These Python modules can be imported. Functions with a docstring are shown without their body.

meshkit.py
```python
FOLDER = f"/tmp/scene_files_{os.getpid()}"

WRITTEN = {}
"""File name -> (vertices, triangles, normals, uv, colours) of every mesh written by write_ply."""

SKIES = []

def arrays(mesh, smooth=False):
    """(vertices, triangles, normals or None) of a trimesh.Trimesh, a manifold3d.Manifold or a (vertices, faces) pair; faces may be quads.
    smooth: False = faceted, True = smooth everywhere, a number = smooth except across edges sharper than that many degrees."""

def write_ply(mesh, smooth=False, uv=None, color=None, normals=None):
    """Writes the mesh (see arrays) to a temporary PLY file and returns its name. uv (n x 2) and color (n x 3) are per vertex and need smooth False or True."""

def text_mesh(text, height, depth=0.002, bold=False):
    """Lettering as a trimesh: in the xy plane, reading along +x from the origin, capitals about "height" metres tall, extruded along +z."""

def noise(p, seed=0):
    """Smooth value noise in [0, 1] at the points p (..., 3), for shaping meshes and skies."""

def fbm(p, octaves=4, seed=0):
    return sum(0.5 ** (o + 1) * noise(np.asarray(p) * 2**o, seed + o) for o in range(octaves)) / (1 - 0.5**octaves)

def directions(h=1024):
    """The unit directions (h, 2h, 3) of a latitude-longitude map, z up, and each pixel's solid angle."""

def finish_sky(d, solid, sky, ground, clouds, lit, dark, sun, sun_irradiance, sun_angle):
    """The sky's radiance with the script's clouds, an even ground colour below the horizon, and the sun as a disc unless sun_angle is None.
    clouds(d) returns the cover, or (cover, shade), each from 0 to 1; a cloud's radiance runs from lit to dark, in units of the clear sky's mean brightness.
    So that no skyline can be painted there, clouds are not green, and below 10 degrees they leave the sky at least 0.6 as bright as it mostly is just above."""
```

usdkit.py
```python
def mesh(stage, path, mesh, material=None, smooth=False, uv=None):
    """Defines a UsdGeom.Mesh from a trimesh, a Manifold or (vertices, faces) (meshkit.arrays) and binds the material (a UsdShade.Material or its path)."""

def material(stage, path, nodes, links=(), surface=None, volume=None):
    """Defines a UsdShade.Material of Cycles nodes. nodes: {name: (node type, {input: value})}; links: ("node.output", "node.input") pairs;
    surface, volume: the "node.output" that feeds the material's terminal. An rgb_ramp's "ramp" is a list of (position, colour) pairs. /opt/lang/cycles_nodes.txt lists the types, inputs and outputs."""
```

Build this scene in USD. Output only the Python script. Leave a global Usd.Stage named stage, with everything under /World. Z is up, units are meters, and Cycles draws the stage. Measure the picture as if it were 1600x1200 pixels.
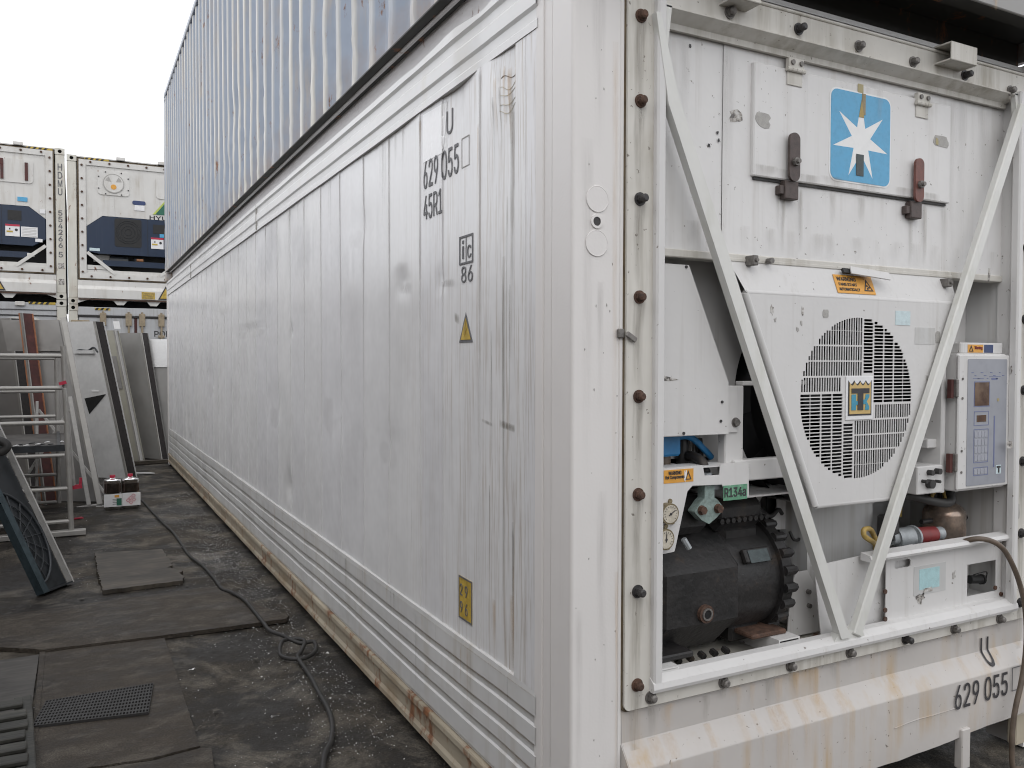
import math, random
import numpy as np, trimesh
from shapely.geometry import Polygon, Point, box as sbox
from shapely import affinity
from shapely.ops import unary_union
import usdkit, meshkit
from pxr import Usd, UsdGeom, UsdLux, UsdShade, Gf, Sdf, Vt

rng = np.random.default_rng(7)
random.seed(7)
stage = Usd.Stage.CreateInMemory()
UsdGeom.SetStageUpAxis(stage, UsdGeom.Tokens.z)
UsdGeom.SetStageMetersPerUnit(stage, 1.0)
UsdGeom.Xform.Define(stage, '/World')
UsdGeom.Scope.Define(stage, '/World/Looks')

# ------------------------------------------------------------------ camera, sky, sun
YAW, PITCH, ROLL, FPX = 0.48475, -0.02577, 0.00215, 1294.0
EYE = np.array([-1.29255, -2.0767, 1.63734])
EXPOSURE = 0.0
SUN_EL, SUN_DIR = math.radians(48), np.array([-0.42, -0.80])
SKY_STRENGTH, SUN_INT, SUN_ANGLE = 0.10, 0.14, 40.0
CLOUD = (15.3, 15.4, 15.9)

def cam_axes():
    f = np.array([math.sin(YAW)*math.cos(PITCH), math.cos(YAW)*math.cos(PITCH), math.sin(PITCH)])
    r = np.array([math.cos(YAW), -math.sin(YAW), 0.0]); u = np.cross(r, f)
    c, s = math.cos(ROLL), math.sin(ROLL)
    return c*r+s*u, -s*r+c*u, f
RX, UX, FX = cam_axes()
cam = UsdGeom.Camera.Define(stage, '/World/camera')
m = Gf.Matrix4d(1.0)
for i, v in enumerate((RX, UX, -FX, EYE)):
    m.SetRow(i, Gf.Vec4d(*map(float, v), 1.0 if i == 3 else 0.0))
cam.AddTransformOp().Set(m)
cam.CreateHorizontalApertureAttr(36.0); cam.CreateVerticalApertureAttr(27.0)
cam.CreateFocalLengthAttr(36.0*FPX/1600)
cam.CreateClippingRangeAttr(Gf.Vec2f(0.05, 500))
cam.CreateExposureAttr(EXPOSURE)

sd = SUN_DIR/np.linalg.norm(SUN_DIR)
toward = np.array([sd[0]*math.cos(SUN_EL), sd[1]*math.cos(SUN_EL), math.sin(SUN_EL)])
sky = UsdLux.DomeLight.Define(stage, '/World/sky')
usdkit.material(stage, '/World/Looks/sky', {
    'sky': ('sky_texture', {'sky_type': 'single_scattering', 'sun_disc': False, 'sun_elevation': SUN_EL,
                            'sun_rotation': math.atan2(sd[0], sd[1])}),
    'tc': ('texture_coordinate', {}),
    'map': ('mapping', {'scale': (1, 1, 2.2)}),
    'n': ('noise_texture', {'scale': 2.2, 'detail': 5, 'roughness': 0.55}),
    'r': ('rgb_ramp', {'ramp': [(0.3, (0.80,)*3), (0.7, (0.97,)*3)]}),
    'c': ('rgb_ramp', {'ramp': [(0.3, tuple(0.9*c for c in CLOUD)), (0.75, tuple(1.08*c for c in CLOUD))]}),
    'mx': ('mix', {}), 'bg': ('background_shader', {'strength': SKY_STRENGTH})},
    [('tc.generated', 'map.vector'), ('map.vector', 'n.vector'), ('n.fac', 'r.fac'), ('n.fac', 'c.fac'), ('r.color', 'mx.fac'),
     ('sky.color', 'mx.color1'), ('c.color', 'mx.color2'), ('mx.color', 'bg.color')], surface='bg.background')
UsdShade.MaterialBindingAPI.Apply(sky.GetPrim()).Bind(UsdShade.Material.Get(stage, '/World/Looks/sky'))
sky.GetPrim().SetCustomDataByKey('kind', 'structure')
sun = UsdLux.DistantLight.Define(stage, '/World/sun')
sun.CreateIntensityAttr(SUN_INT); sun.CreateAngleAttr(SUN_ANGLE); sun.CreateNormalizeAttr(True)
sun.CreateColorAttr(Gf.Vec3f(1.0, 0.96, 0.90))
z = toward; x = np.cross([0, 0, 1.0], z); x /= np.linalg.norm(x); y = np.cross(z, x)
m = Gf.Matrix4d(1.0)
for i, v in enumerate((x, y, z)):
    m.SetRow(i, Gf.Vec4d(*map(float, v), 0.0))
sun.AddTransformOp().Set(m)

# ------------------------------------------------------------------ helpers
def at(px, py, axis, val):
    """the world point on the plane axis=val that shows at this place of the photograph"""
    d = RX*(px-800)/FPX + UX*(600-py)/FPX + FX
    return EYE + d*((val-EYE[axis])/d[axis])
def E(px, py, yy=0.0):
    p = at(px, py, 1, yy); return (p[0], p[2])
def S(px, py, xx=0.0):
    p = at(px, py, 0, xx); return (p[1], p[2])
def G(px, py, zz=0.0):
    p = at(px, py, 2, zz); return (p[0], p[1])

used = {}
def numbered(path):
    k = used.get(path, -1)+1; used[path] = k
    return path if k == 0 else f'{path}_{k:03d}'
class Node:
    def __init__(self, path, loc): self.path, self.loc = path, np.asarray(loc, float)
def tag(prim, label=None, cat=None, group=None, kind=None):
    for k, v in (('label', label), ('category', cat), ('group', group), ('kind', kind)):
        if v: prim.SetCustomDataByKey(k, v)
def thing(name, label, cat, loc=(0, 0, 0), group=None, kind=None):
    p = numbered('/World/'+name)
    x = UsdGeom.Xform.Define(stage, p); x.AddTranslateOp().Set(Gf.Vec3d(*map(float, loc)))
    tag(x.GetPrim(), label, cat, group, kind)
    return Node(p, loc)
def obj(name, mesh, mat, parent=None, smooth=False, label=None, cat=None, group=None, kind=None, fade=None):
    p = numbered((parent.path if parent else '/World')+'/'+name)
    v, f, n = meshkit.arrays(mesh, smooth)
    loc = parent.loc if parent else np.zeros(3)
    g = UsdGeom.Mesh.Define(stage, p)
    g.CreatePointsAttr(Vt.Vec3fArray.FromNumpy((v-loc).astype(np.float32)))
    g.CreateFaceVertexCountsAttr(Vt.IntArray.FromNumpy(np.full(len(f), 3, np.int32)))
    g.CreateFaceVertexIndicesAttr(Vt.IntArray.FromNumpy(f.astype(np.int32).ravel()))
    g.CreateSubdivisionSchemeAttr('none')
    if n is not None:
        g.CreateNormalsAttr(Vt.Vec3fArray.FromNumpy(n.astype(np.float32))); g.SetNormalsInterpolation('vertex')
    if fade is not None:
        UsdGeom.PrimvarsAPI(g).CreatePrimvar('fade', Sdf.ValueTypeNames.FloatArray, 'vertex').Set(Vt.FloatArray.FromNumpy(np.asarray(fade, np.float32)))
    UsdShade.MaterialBindingAPI.Apply(g.GetPrim()).Bind(M[mat])
    tag(g.GetPrim(), label, cat, group, kind)
    return Node(p, loc)

def tm(v, f): return trimesh.Trimesh(np.asarray(v, float), np.asarray(f, int), process=False)
def cat(*ms):
    ms = [x for m_ in ms for x in (m_ if isinstance(m_, (list, tuple)) else [m_])]
    return trimesh.util.concatenate(ms)
def box(x0, x1, y0, y1, z0, z1, c=0.0):
    if c <= 0:
        b = trimesh.creation.box((x1-x0, y1-y0, z1-z0)); b.apply_translation(((x0+x1)/2, (y0+y1)/2, (z0+z1)/2)); return b
    P = []
    for sx in (0, 1):
        for sy in (0, 1):
            for sz in (0, 1):
                X, Y, Z = (x0, x1)[sx], (y0, y1)[sy], (z0, z1)[sz]
                dx, dy, dz = (c, -c)[sx], (c, -c)[sy], (c, -c)[sz]
                P += [(X+dx, Y+dy, Z), (X+dx, Y, Z+dz), (X, Y+dy, Z+dz)]
    return trimesh.Trimesh(np.array(P)).convex_hull
def bar(p0, p1, w, h, up=(0, 0, 1), c=0.0):
    """a box from p0 to p1, w across, h along up"""
    p0, p1 = np.asarray(p0, float), np.asarray(p1, float)
    d = p1-p0; L = np.linalg.norm(d); d /= L
    s = np.cross(d, up); s /= np.linalg.norm(s); u = np.cross(s, d)
    b = box(0, L, -w/2, w/2, -h/2, h/2, c)
    T = np.eye(4); T[:3, 0], T[:3, 1], T[:3, 2], T[:3, 3] = d, -s, u, p0
    b.apply_transform(T)
    return b
def cyl(p0, p1, r, n=16, r1=None):
    p0, p1 = np.asarray(p0, float), np.asarray(p1, float)
    r1 = r if r1 is None else r1
    d = p1-p0; d = d/np.linalg.norm(d)
    a = np.cross(d, (0, 0, 1) if abs(d[2]) < .9 else (1, 0, 0)); a /= np.linalg.norm(a); b = np.cross(d, a)
    t = np.linspace(0, 2*math.pi, n, endpoint=False)
    ring = np.outer(np.cos(t), a)+np.outer(np.sin(t), b)
    v = np.vstack([p0+ring*r, p1+ring*r1, p0, p1]); f = []
    for i in range(n):
        j = (i+1) % n
        f += [(i, j, n+j), (i, n+j, n+i), (2*n, j, i), (2*n+1, n+i, n+j)]
    return tm(v, f)
def spline(pts, k=8):
    pts = np.asarray(pts, float); P = np.vstack([2*pts[0]-pts[1], pts, 2*pts[-1]-pts[-2]]); out = []
    for i in range(1, len(P)-2):
        for t in np.linspace(0, 1, k, endpoint=False):
            a, b, c, d = P[i-1], P[i], P[i+1], P[i+2]
            out.append(.5*((2*b)+(c-a)*t+(2*a-5*b+4*c-d)*t*t+(3*b-a-3*c+d)*t**3))
    out.append(pts[-1]); return np.array(out)
def tube(pts, r, n=8, k=0):
    pts = np.asarray(pts, float)
    if k: pts = spline(pts, k)
    T = np.gradient(pts, axis=0); T /= np.linalg.norm(T, axis=1, keepdims=True)
    a = np.cross(T[0], (0, 0, 1) if abs(T[0][2]) < .9 else (1, 0, 0)); a /= np.linalg.norm(a)
    t = np.linspace(0, 2*math.pi, n, endpoint=False); V = []
    for p, d in zip(pts, T):
        a = a-d*(a@d); a /= np.linalg.norm(a); b = np.cross(d, a)
        V.append(p+r*(np.outer(np.cos(t), a)+np.outer(np.sin(t), b)))
    V = np.vstack(V); f = []
    for i in range(len(pts)-1):
        for j in range(n):
            q, w = i*n+j, i*n+(j+1) % n
            f += [(q, w, w+n), (q, w+n, q+n)]
    V = np.vstack([V, pts[0], pts[-1]]); e = len(V)-2; L = (len(pts)-1)*n
    for j in range(n):
        f += [(e, (j+1) % n, j), (e+1, L+j, L+(j+1) % n)]
    return tm(V, f)
def grid(P):
    """P (a, b, 3) -> open sheet"""
    a, b = P.shape[:2]; i = np.arange(a*b).reshape(a, b)
    q = np.stack([i[:-1, :-1], i[1:, :-1], i[1:, 1:], i[:-1, 1:]], -1).reshape(-1, 4)
    return tm(P.reshape(-1, 3), np.vstack([q[:, [0, 1, 2]], q[:, [0, 2, 3]]]))
def polys(g): return [p for p in getattr(g, 'geoms', [g]) if p.geom_type == 'Polygon' and p.area > 1e-9]
def extr(g, d): return cat([trimesh.creation.extrude_polygon(p, d, engine='earcut') for p in polys(g)])
def ext_xz(g, y0, y1):
    """polygon in (x, z), from y0 (front) to y1"""
    if not hasattr(g, 'geom_type'): g = Polygon(g)
    e = extr(g, y1-y0); v = e.vertices
    e.vertices = np.stack([v[:, 0], y1-v[:, 2], v[:, 1]], 1); return e
def ext_yz(g, x0, x1):
    if not hasattr(g, 'geom_type'): g = Polygon(g)
    g = affinity.scale(g, -1, 1, origin=(0, 0)); e = extr(g, x1-x0); v = e.vertices
    e.vertices = np.stack([x1-v[:, 2], -v[:, 0], v[:, 1]], 1); return e
def ext_xy(g, z0, z1):
    if not hasattr(g, 'geom_type'): g = Polygon(g)
    e = extr(g, z1-z0); e.apply_translation((0, 0, z0)); return e
def rrect(x0, x1, z0, z1, r): return sbox(x0+r, z0+r, x1-r, z1-r).buffer(r, 6)
def disc(cx, cz, r, n=8): return Point(cx, cz).buffer(r, n)
def ring(cx, cz, r0, r1): return disc(cx, cz, r1, 12).difference(disc(cx, cz, r0, 12))
def text(s, h, w=None, depth=.0015, bold=False):
    t = meshkit.text_mesh(s, h, depth, bold); v = t.vertices
    v[:, 0] -= v[:, 0].min()
    if w: v[:, 0] *= w/v[:, 0].max()
    t.vertices = v; return t
def text_end(s, x0, z0, h, yy, w=None, bold=False, rot=0):
    t = text(s, h, w, bold=bold); v = np.array(t.vertices)
    c, sn = math.cos(rot), math.sin(rot)
    u, q = c*v[:, 0]-sn*v[:, 1], sn*v[:, 0]+c*v[:, 1]
    t.vertices = np.stack([x0+u, yy-v[:, 2], z0+q], 1); return t
def text_side(s, y0, z0, h, xx, w=None, bold=False):
    t = text(s, h, w, bold=bold); v = np.array(t.vertices)
    t.vertices = np.stack([xx-v[:, 2], y0-v[:, 0], z0+v[:, 1]], 1); return t
def nz(p, s=1.0, seed=0, oct=3): return meshkit.fbm(np.asarray(p)*s, oct, seed)-.5

# ------------------------------------------------------------------ materials
M = {}
def paint(name, col, rough=.45, dirt=.35, dirtcol=(.20, .165, .115), streak=(26, 26, .9), lo=.52, hi=.72, rust=0.0, tone=.10, metallic=0.0,
          bump=.15, bscale=40, spec=.5, zdirt=None, speck=0.0, ydirt=None, crestcol=None, vary=0.0):
    """worn paint: broad tone shifts, vertical grime runs, rust spots, fine relief; zdirt=(z0, z1, amount) adds grime between two heights"""
    n = {'g': ('geometry', {}), 'ms': ('mapping', {'scale': streak}), 'ns': ('noise_texture', {'scale': 1, 'detail': 6, 'roughness': .62}),
         'rs': ('rgb_ramp', {'ramp': [(lo, (0,)*3), (hi, (1,)*3)]}),
         'nb': ('noise_texture', {'scale': 1.7, 'detail': 5, 'roughness': .6}), 'rb': ('rgb_ramp', {'ramp': [(.3, (1-tone,)*3), (.7, (1,)*3)]}),
         'tone': ('mix', {'mix_type': 'multiply', 'fac': 1.0, 'color1': col}),
         'nm': ('noise_texture', {'scale': 3.1, 'detail': 4}), 'rm': ('rgb_ramp', {'ramp': [(.38, (0,)*3), (.66, (1,)*3)]}),
         'mul': ('math', {'math_type': 'multiply'}), 'amt': ('math', {'math_type': 'multiply', 'value2': dirt}),
         'mx': ('mix', {'color2': dirtcol}),
         'nf': ('noise_texture', {'scale': bscale, 'detail': 3}), 'bp': ('bump', {'strength': bump, 'distance': .004}),
         'rr': ('map_range', {'from_min': .3, 'from_max': .7, 'to_min': rough-.08, 'to_max': rough+.1}),
         'p': ('principled_bsdf', {'metallic': metallic, 'specular_ior_level': spec})}
    l = [('g.position', 'ms.vector'), ('ms.vector', 'ns.vector'), ('ns.fac', 'rs.fac'), ('g.position', 'nb.vector'), ('nb.fac', 'rb.fac'),
         ('rb.color', 'tone.color2'), ('g.position', 'nm.vector'), ('nm.fac', 'rm.fac'), ('rs.color', 'mul.value1'), ('rm.color', 'mul.value2'),
         ('mul.value', 'amt.value1'), ('amt.value', 'mx.fac'), ('tone.color', 'mx.color1'), ('g.position', 'nf.vector'), ('nf.fac', 'bp.height'),
         ('bp.normal', 'p.normal'), ('nb.fac', 'rr.value'), ('rr.result', 'p.roughness')]
    out = 'mx.color'
    def layer(k, facout, colr):
        nonlocal out
        n['lx'+k] = ('mix', {'color2': colr}); l.append((facout, f'lx{k}.fac')); l.append((out, f'lx{k}.color1')); out = f'lx{k}.color'
    if zdirt or ydirt:
        n['sx'] = ('separate_xyz', {}); l.append(('g.position', 'sx.vector'))
    if zdirt:
        z0, z1, a, c = zdirt
        n['zr'] = ('map_range', {'from_min': z0, 'from_max': z1, 'to_min': 0, 'to_max': 1, 'clamp': True})
        n['nz1'] = ('noise_texture', {'scale': 7, 'detail': 6, 'roughness': .65}); n['zz'] = ('math', {'math_type': 'multiply'})
        n['zr2'] = ('map_range', {'from_min': .2, 'from_max': .75, 'to_min': 0, 'to_max': a, 'clamp': True})
        l += [('sx.z', 'zr.value'), ('g.position', 'nz1.vector'), ('nz1.fac', 'zz.value1'), ('zr.result', 'zz.value2'), ('zz.value', 'zr2.value')]
        layer('z', 'zr2.result', c)
    if ydirt:
        y0, y1, a, c, sc = ydirt
        n['yr'] = ('map_range', {'from_min': y0, 'from_max': y1, 'to_min': 0, 'to_max': 1, 'clamp': True})
        n['my'] = ('mapping', {'scale': sc}); n['ny1'] = ('noise_texture', {'scale': 1, 'detail': 7, 'roughness': .7})
        n['ry1'] = ('rgb_ramp', {'ramp': [(.5, (0,)*3), (.66, (1,)*3)]}); n['yy'] = ('math', {'math_type': 'multiply'}); n['ya'] = ('math', {'math_type': 'multiply', 'value2': a})
        l += [('sx.y', 'yr.value'), ('g.position', 'my.vector'), ('my.vector', 'ny1.vector'), ('ny1.fac', 'ry1.fac'), ('ry1.color', 'yy.value1'), ('yr.result', 'yy.value2'), ('yy.value', 'ya.value1')]
        layer('y', 'ya.value', c)
    if rust:
        n['mr'] = ('mapping', {'scale': (9, 9, 4)}); n['nr'] = ('noise_texture', {'scale': 1, 'detail': 8, 'roughness': .7})
        n['rr2'] = ('rgb_ramp', {'ramp': [(.66-.16*rust, (0,)*3), (.70-.10*rust, (1,)*3)]})
        n['nrc'] = ('noise_texture', {'scale': 30, 'detail': 4}); n['rrc'] = ('rgb_ramp', {'ramp': [(.3, (.10, .045, .025)), (.7, (.26, .11, .045))]})
        l += [('g.position', 'mr.vector'), ('mr.vector', 'nr.vector'), ('nr.fac', 'rr2.fac'), ('g.position', 'nrc.vector'), ('nrc.fac', 'rrc.fac')]
        n['lxr'] = ('mix', {}); l += [('rr2.color', 'lxr.fac'), (out, 'lxr.color1'), ('rrc.color', 'lxr.color2')]; out = 'lxr.color'
    if speck:
        n['nk'] = ('noise_texture', {'scale': 55, 'detail': 3, 'roughness': .6}); n['rk'] = ('rgb_ramp', {'ramp': [(.70-.05*speck, (0,)*3), (.74-.05*speck, (.8,)*3)]})
        l += [('g.position', 'nk.vector'), ('nk.fac', 'rk.fac')]; layer('k', 'rk.color', (.10, .08, .06))
    if crestcol:
        n['ca'] = ('attribute', {'attribute': 'fade'}); l.append(('ca.fac', 'lxc.fac')); n['lxc'] = ('mix', {'color2': crestcol}); l.append((out, 'lxc.color1')); out = 'lxc.color'
    if vary:
        n['oi'] = ('object_info', {}); n['vr'] = ('rgb_ramp', {'ramp': [(0, (1-vary, 1-vary, 1-vary*.8)), (.5, (1-vary*.3,)*3), (1, (1, 1, 1-vary*.2))]}); n['vm'] = ('mix', {'mix_type': 'multiply', 'fac': 1.0})
        l.extend([('oi.random', 'vr.fac'), (out, 'vm.color1'), ('vr.color', 'vm.color2')]); out = 'vm.color'
    l.append((out, 'p.base_color'))
    M[name] = usdkit.material(stage, '/World/Looks/'+name, n, l, surface='p.BSDF')
def plain(name, col, rough=.5, metallic=0.0, var=.2, scale=18, bump=.2, spec=.5, bscale=None, ramp=None):
    r = ramp or [(.3, tuple(c*(1-var) for c in col)), (.7, tuple(min(1, c*(1+var)) for c in col))]
    M[name] = usdkit.material(stage, '/World/Looks/'+name, {
        'g': ('geometry', {}), 'n': ('noise_texture', {'scale': scale, 'detail': 6, 'roughness': .65}), 'r': ('rgb_ramp', {'ramp': r}),
        'n2': ('noise_texture', {'scale': bscale or scale*4, 'detail': 4}), 'b': ('bump', {'strength': bump, 'distance': .004}),
        'rr': ('map_range', {'from_min': .3, 'from_max': .7, 'to_min': max(.05, rough-.1), 'to_max': rough+.1}),
        'p': ('principled_bsdf', {'metallic': metallic, 'specular_ior_level': spec})},
        [('g.position', 'n.vector'), ('n.fac', 'r.fac'), ('r.color', 'p.base_color'), ('g.position', 'n2.vector'), ('n2.fac', 'b.height'), ('b.normal', 'p.normal'),
         ('n.fac', 'rr.value'), ('rr.result', 'p.roughness')], surface='p.BSDF')

WH = (.68, .675, .665)
paint('white_side', (.70, .70, .70), rough=.25, spec=.75, dirt=.13, lo=.55, hi=.75, tone=.12, bump=.05, streak=(14, 14, .35), ydirt=(1.7, .35, .62, (.27, .20, .13), (70, 70, 2.2)), vary=.045)
paint('white_rail', (.70, .70, .69), rough=.36, dirt=.25, lo=.55, tone=.08, bump=.05, streak=(14, 5, 3), dirtcol=(.42, .36, .22))
paint('white_kick', (.57, .57, .56), rough=.3, dirt=.45, lo=.48, tone=.12, bump=.06, streak=(14, 14, .8), dirtcol=(.30, .25, .17))
paint('cream_rail', (.44, .39, .30), rough=.5, dirt=.75, lo=.40, hi=.62, rust=.75, streak=(14, 3, 9), tone=.3, dirtcol=(.22, .15, .085))
paint('white_post', (.67, .65, .63), rough=.42, dirt=.10, lo=.58, tone=.05, bump=.10, bscale=110)
paint('white_end', (.69, .682, .67), rough=.46, dirt=.5, lo=.50, hi=.74, tone=.14, speck=.12, dirtcol=(.27, .235, .185))
paint('white_flange', (.62, .60, .55), rough=.5, dirt=.65, lo=.42, hi=.68, tone=.18, speck=.5, dirtcol=(.22, .19, .13), streak=(20, 20, 1.6))
paint('white_clean', (.60, .592, .58), rough=.42, dirt=.32, lo=.56, tone=.08, speck=.2)  # base white lowered to put the dimness of the lower end into the colour
paint('white_inner', (.55, .55, .54), rough=.55, dirt=.5, lo=.46, tone=.2)
paint('white_brace', (.63, .63, .60), rough=.4, dirt=.45, lo=.5, tone=.08, dirtcol=(.30, .30, .20), streak=(12, 12, 3))
paint('white_sill', (.50, .475, .45), rough=.45, dirt=.8, lo=.48, hi=.66, tone=.14, speck=.25, dirtcol=(.42, .28, .12), streak=(13, 13, .7))  # base lowered to paint in the dim lower end, on top of real dirt
paint('floor_pan', (.50, .48, .43), rough=.5, dirt=.6, lo=.4, tone=.3, rust=.35, streak=(5, 5, 5))
paint('blue_grey', (.43, .47, .53), rough=.42, dirt=.55, lo=.5, tone=.22, rust=.32, bump=.12, streak=(9, 9, 1.2), dirtcol=(.42, .38, .30), zdirt=(3.9, 3.0, 1.0, (.33, .26, .19)))
paint('corrugated', (.285, .335, .415), rough=.38, dirt=.7, lo=.5, hi=.6, tone=.25, rust=.34, bump=.12, streak=(5, 5, 1.0), dirtcol=(.36, .31, .25), zdirt=(3.5, 2.95, .9, (.30, .20, .12)), crestcol=(.52, .50, .445))
paint('grey_web', (.70, .69, .69), rough=.55, dirt=.4, lo=.5, rust=.15, dirtcol=(.12, .10, .08), streak=(5, 2, 5))
paint('under_dark', (.045, .045, .04), rough=.7, dirt=.6, rust=.42, dirtcol=(.02, .02, .018), streak=(6, 6, 6))
paint('far_white', (.62, .61, .58), rough=.5, dirt=.5, lo=.48, tone=.12, rust=.10, dirtcol=(.30, .25, .18), streak=(9, 9, .9))
paint('far_post', (.60, .585, .52), rough=.5, dirt=.6, lo=.45, tone=.15, rust=.30, dirtcol=(.28, .19, .12), streak=(9, 9, 1.2))
paint('far_grey', (.46, .47, .48), rough=.5, dirt=.4, lo=.5, tone=.12)
paint('navy', (.008, .021, .050), rough=.42, dirt=.3, tone=.25, dirtcol=(.05, .06, .08))
paint('brown_paint', (.10, .065, .05), rough=.5, dirt=.3, rust=.3)
plain('black', (.012, .012, .012), .6)
plain('black_metal', (.014, .013, .012), .5, var=.5, scale=11, bump=.6, ramp=[(.3, (.005, .005, .005)), (.58, (.014, .0125, .012)), (.72, (.045, .032, .022))])
plain('rubber', (.022, .021, .02), .6, bump=.3)
plain('gasket', (.10, .075, .045), .75, var=.5)
plain('rust', (.075, .040, .026), .8, var=.6, scale=40, bump=.6)
plain('dark_bolt', (.028, .026, .026), .5, var=.4)
plain('grey_bolt', (.16, .15, .14), .5, .4, var=.4, scale=60)
plain('latch', (.075, .058, .053), .5, .3, var=.4, scale=50)
plain('red_latch', (.15, .062, .05), .5, .2, var=.4, scale=50)
plain('logo_blue', (.075, .32, .53), .35, var=.08, scale=30, bump=.02)
plain('star_white', (.74, .74, .73), .4, var=.04, bump=.02)
plain('fresh_white', (.82, .82, .82), .35, var=.02, bump=.02)
plain('tape_tan', (.34, .29, .15), .5, var=.15)
plain('tape_dark', (.045, .06, .062), .5, var=.4, scale=60)
plain('ink', (.035, .033, .036), .6, var=.4, scale=70, bump=.02)
plain('ink_grey', (.12, .12, .125), .6, var=.3, scale=70, bump=.02)
plain('orange', (.62, .30, .045), .45, var=.12, scale=40, bump=.02)
plain('yellow', (.42, .29, .05), .5, var=.35, scale=30, bump=.05)
plain('gold', (.52, .37, .14), .4, var=.08, bump=.02)
plain('logo_cyan', (.045, .25, .36), .4, var=.1, bump=.02)
plain('green_sticker', (.10, .26, .16), .5, var=.5, scale=60, ramp=[(.42, (.09, .25, .15)), (.62, (.16, .33, .22)), (.7, (.5, .55, .5))])
plain('sticker_pale', (.50, .60, .62), .5, var=.12, scale=40)
plain('sticker_cyan', (.36, .54, .56), .5, var=.12, scale=40)
plain('sticker_white', (.70, .70, .70), .5, var=.06)
plain('sticker_torn', (.30, .28, .255), .7, ramp=[(.42, (.10, .09, .085)), (.5, (.36, .34, .31)), (.62, (.55, .54, .52))], scale=45)
plain('sticker_grey', (.35, .34, .32), .6, var=.15, scale=60)
plain('panel_grey', (.27, .28, .31), .4, var=.08, scale=12, bump=.02)
plain('panel_blue', (.12, .14, .26), .45, var=.1, bump=.02)
plain('blue_navy', (.03, .05, .13), .45)
plain('display', (.075, .045, .035), .15, ramp=[(.35, (.05, .028, .022)), (.65, (.16, .10, .06))], scale=7, bump=0)
plain('receiver', (.22, .15, .11), .26, .75, ramp=[(.3, (.30, .26, .225)), (.55, (.38, .29, .23)), (.7, (.42, .25, .17))], scale=12)
plain('valve_red', (.16, .022, .022), .5, var=.3)
plain('cast_grey', (.30, .32, .33), .5, .3, var=.25, scale=40)
plain('verdigris', (.21, .27, .25), .7, .1, var=.35, scale=60)
plain('copper', (.30, .15, .08), .45, .6, var=.4)
plain('solenoid_blue', (.02, .15, .33), .4, var=.15)
plain('hose_yellow', (.36, .25, .07), .5, var=.25, scale=30)
plain('hose_brown', (.10, .075, .055), .55, var=.35, scale=20)
plain('gauge_face', (.50, .46, .38), .3, var=.2, scale=50, bump=0)
plain('brass', (.22, .18, .11), .45, .6, var=.3, scale=50)
plain('steel', (.66, .66, .65), .30, .25, var=.07, scale=2.0, bump=.35, bscale=4)
plain('steel_dull', (.27, .262, .25), .45, .3, var=.10, scale=4.0, bump=.30, bscale=6)
plain('grey_sheet', (.25, .245, .235), .5, .15, var=.12, scale=3.0, bump=.1)
plain('cream_sheet', (.31, .30, .25), .55, 0, var=.12, scale=3.0, bump=.1)
plain('alu', (.33, .32, .30), .45, .4, var=.18, scale=5)
plain('alu_white', (.42, .41, .39), .45, .1, var=.15, scale=14)
plain('foam_edge', (.022, .018, .017), .8, var=.6, scale=30, bump=.7)
plain('wood_orange', (.36, .16, .085), .65, var=.3, scale=12)
plain('wood_dark', (.075, .025, .022), .7, var=.4, scale=12)
plain('tray_blue', (.045, .065, .075), .35, .4, var=.3, scale=8)
plain('tray_dark', (.022, .025, .028), .4, .2, var=.4, scale=8)
plain('wire_grey', (.20, .21, .22), .4, .7)
plain('wire_dark', (.06, .065, .07), .4, .5)
plain('paper_white', (.75, .75, .74), .7, var=.05)
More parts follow.
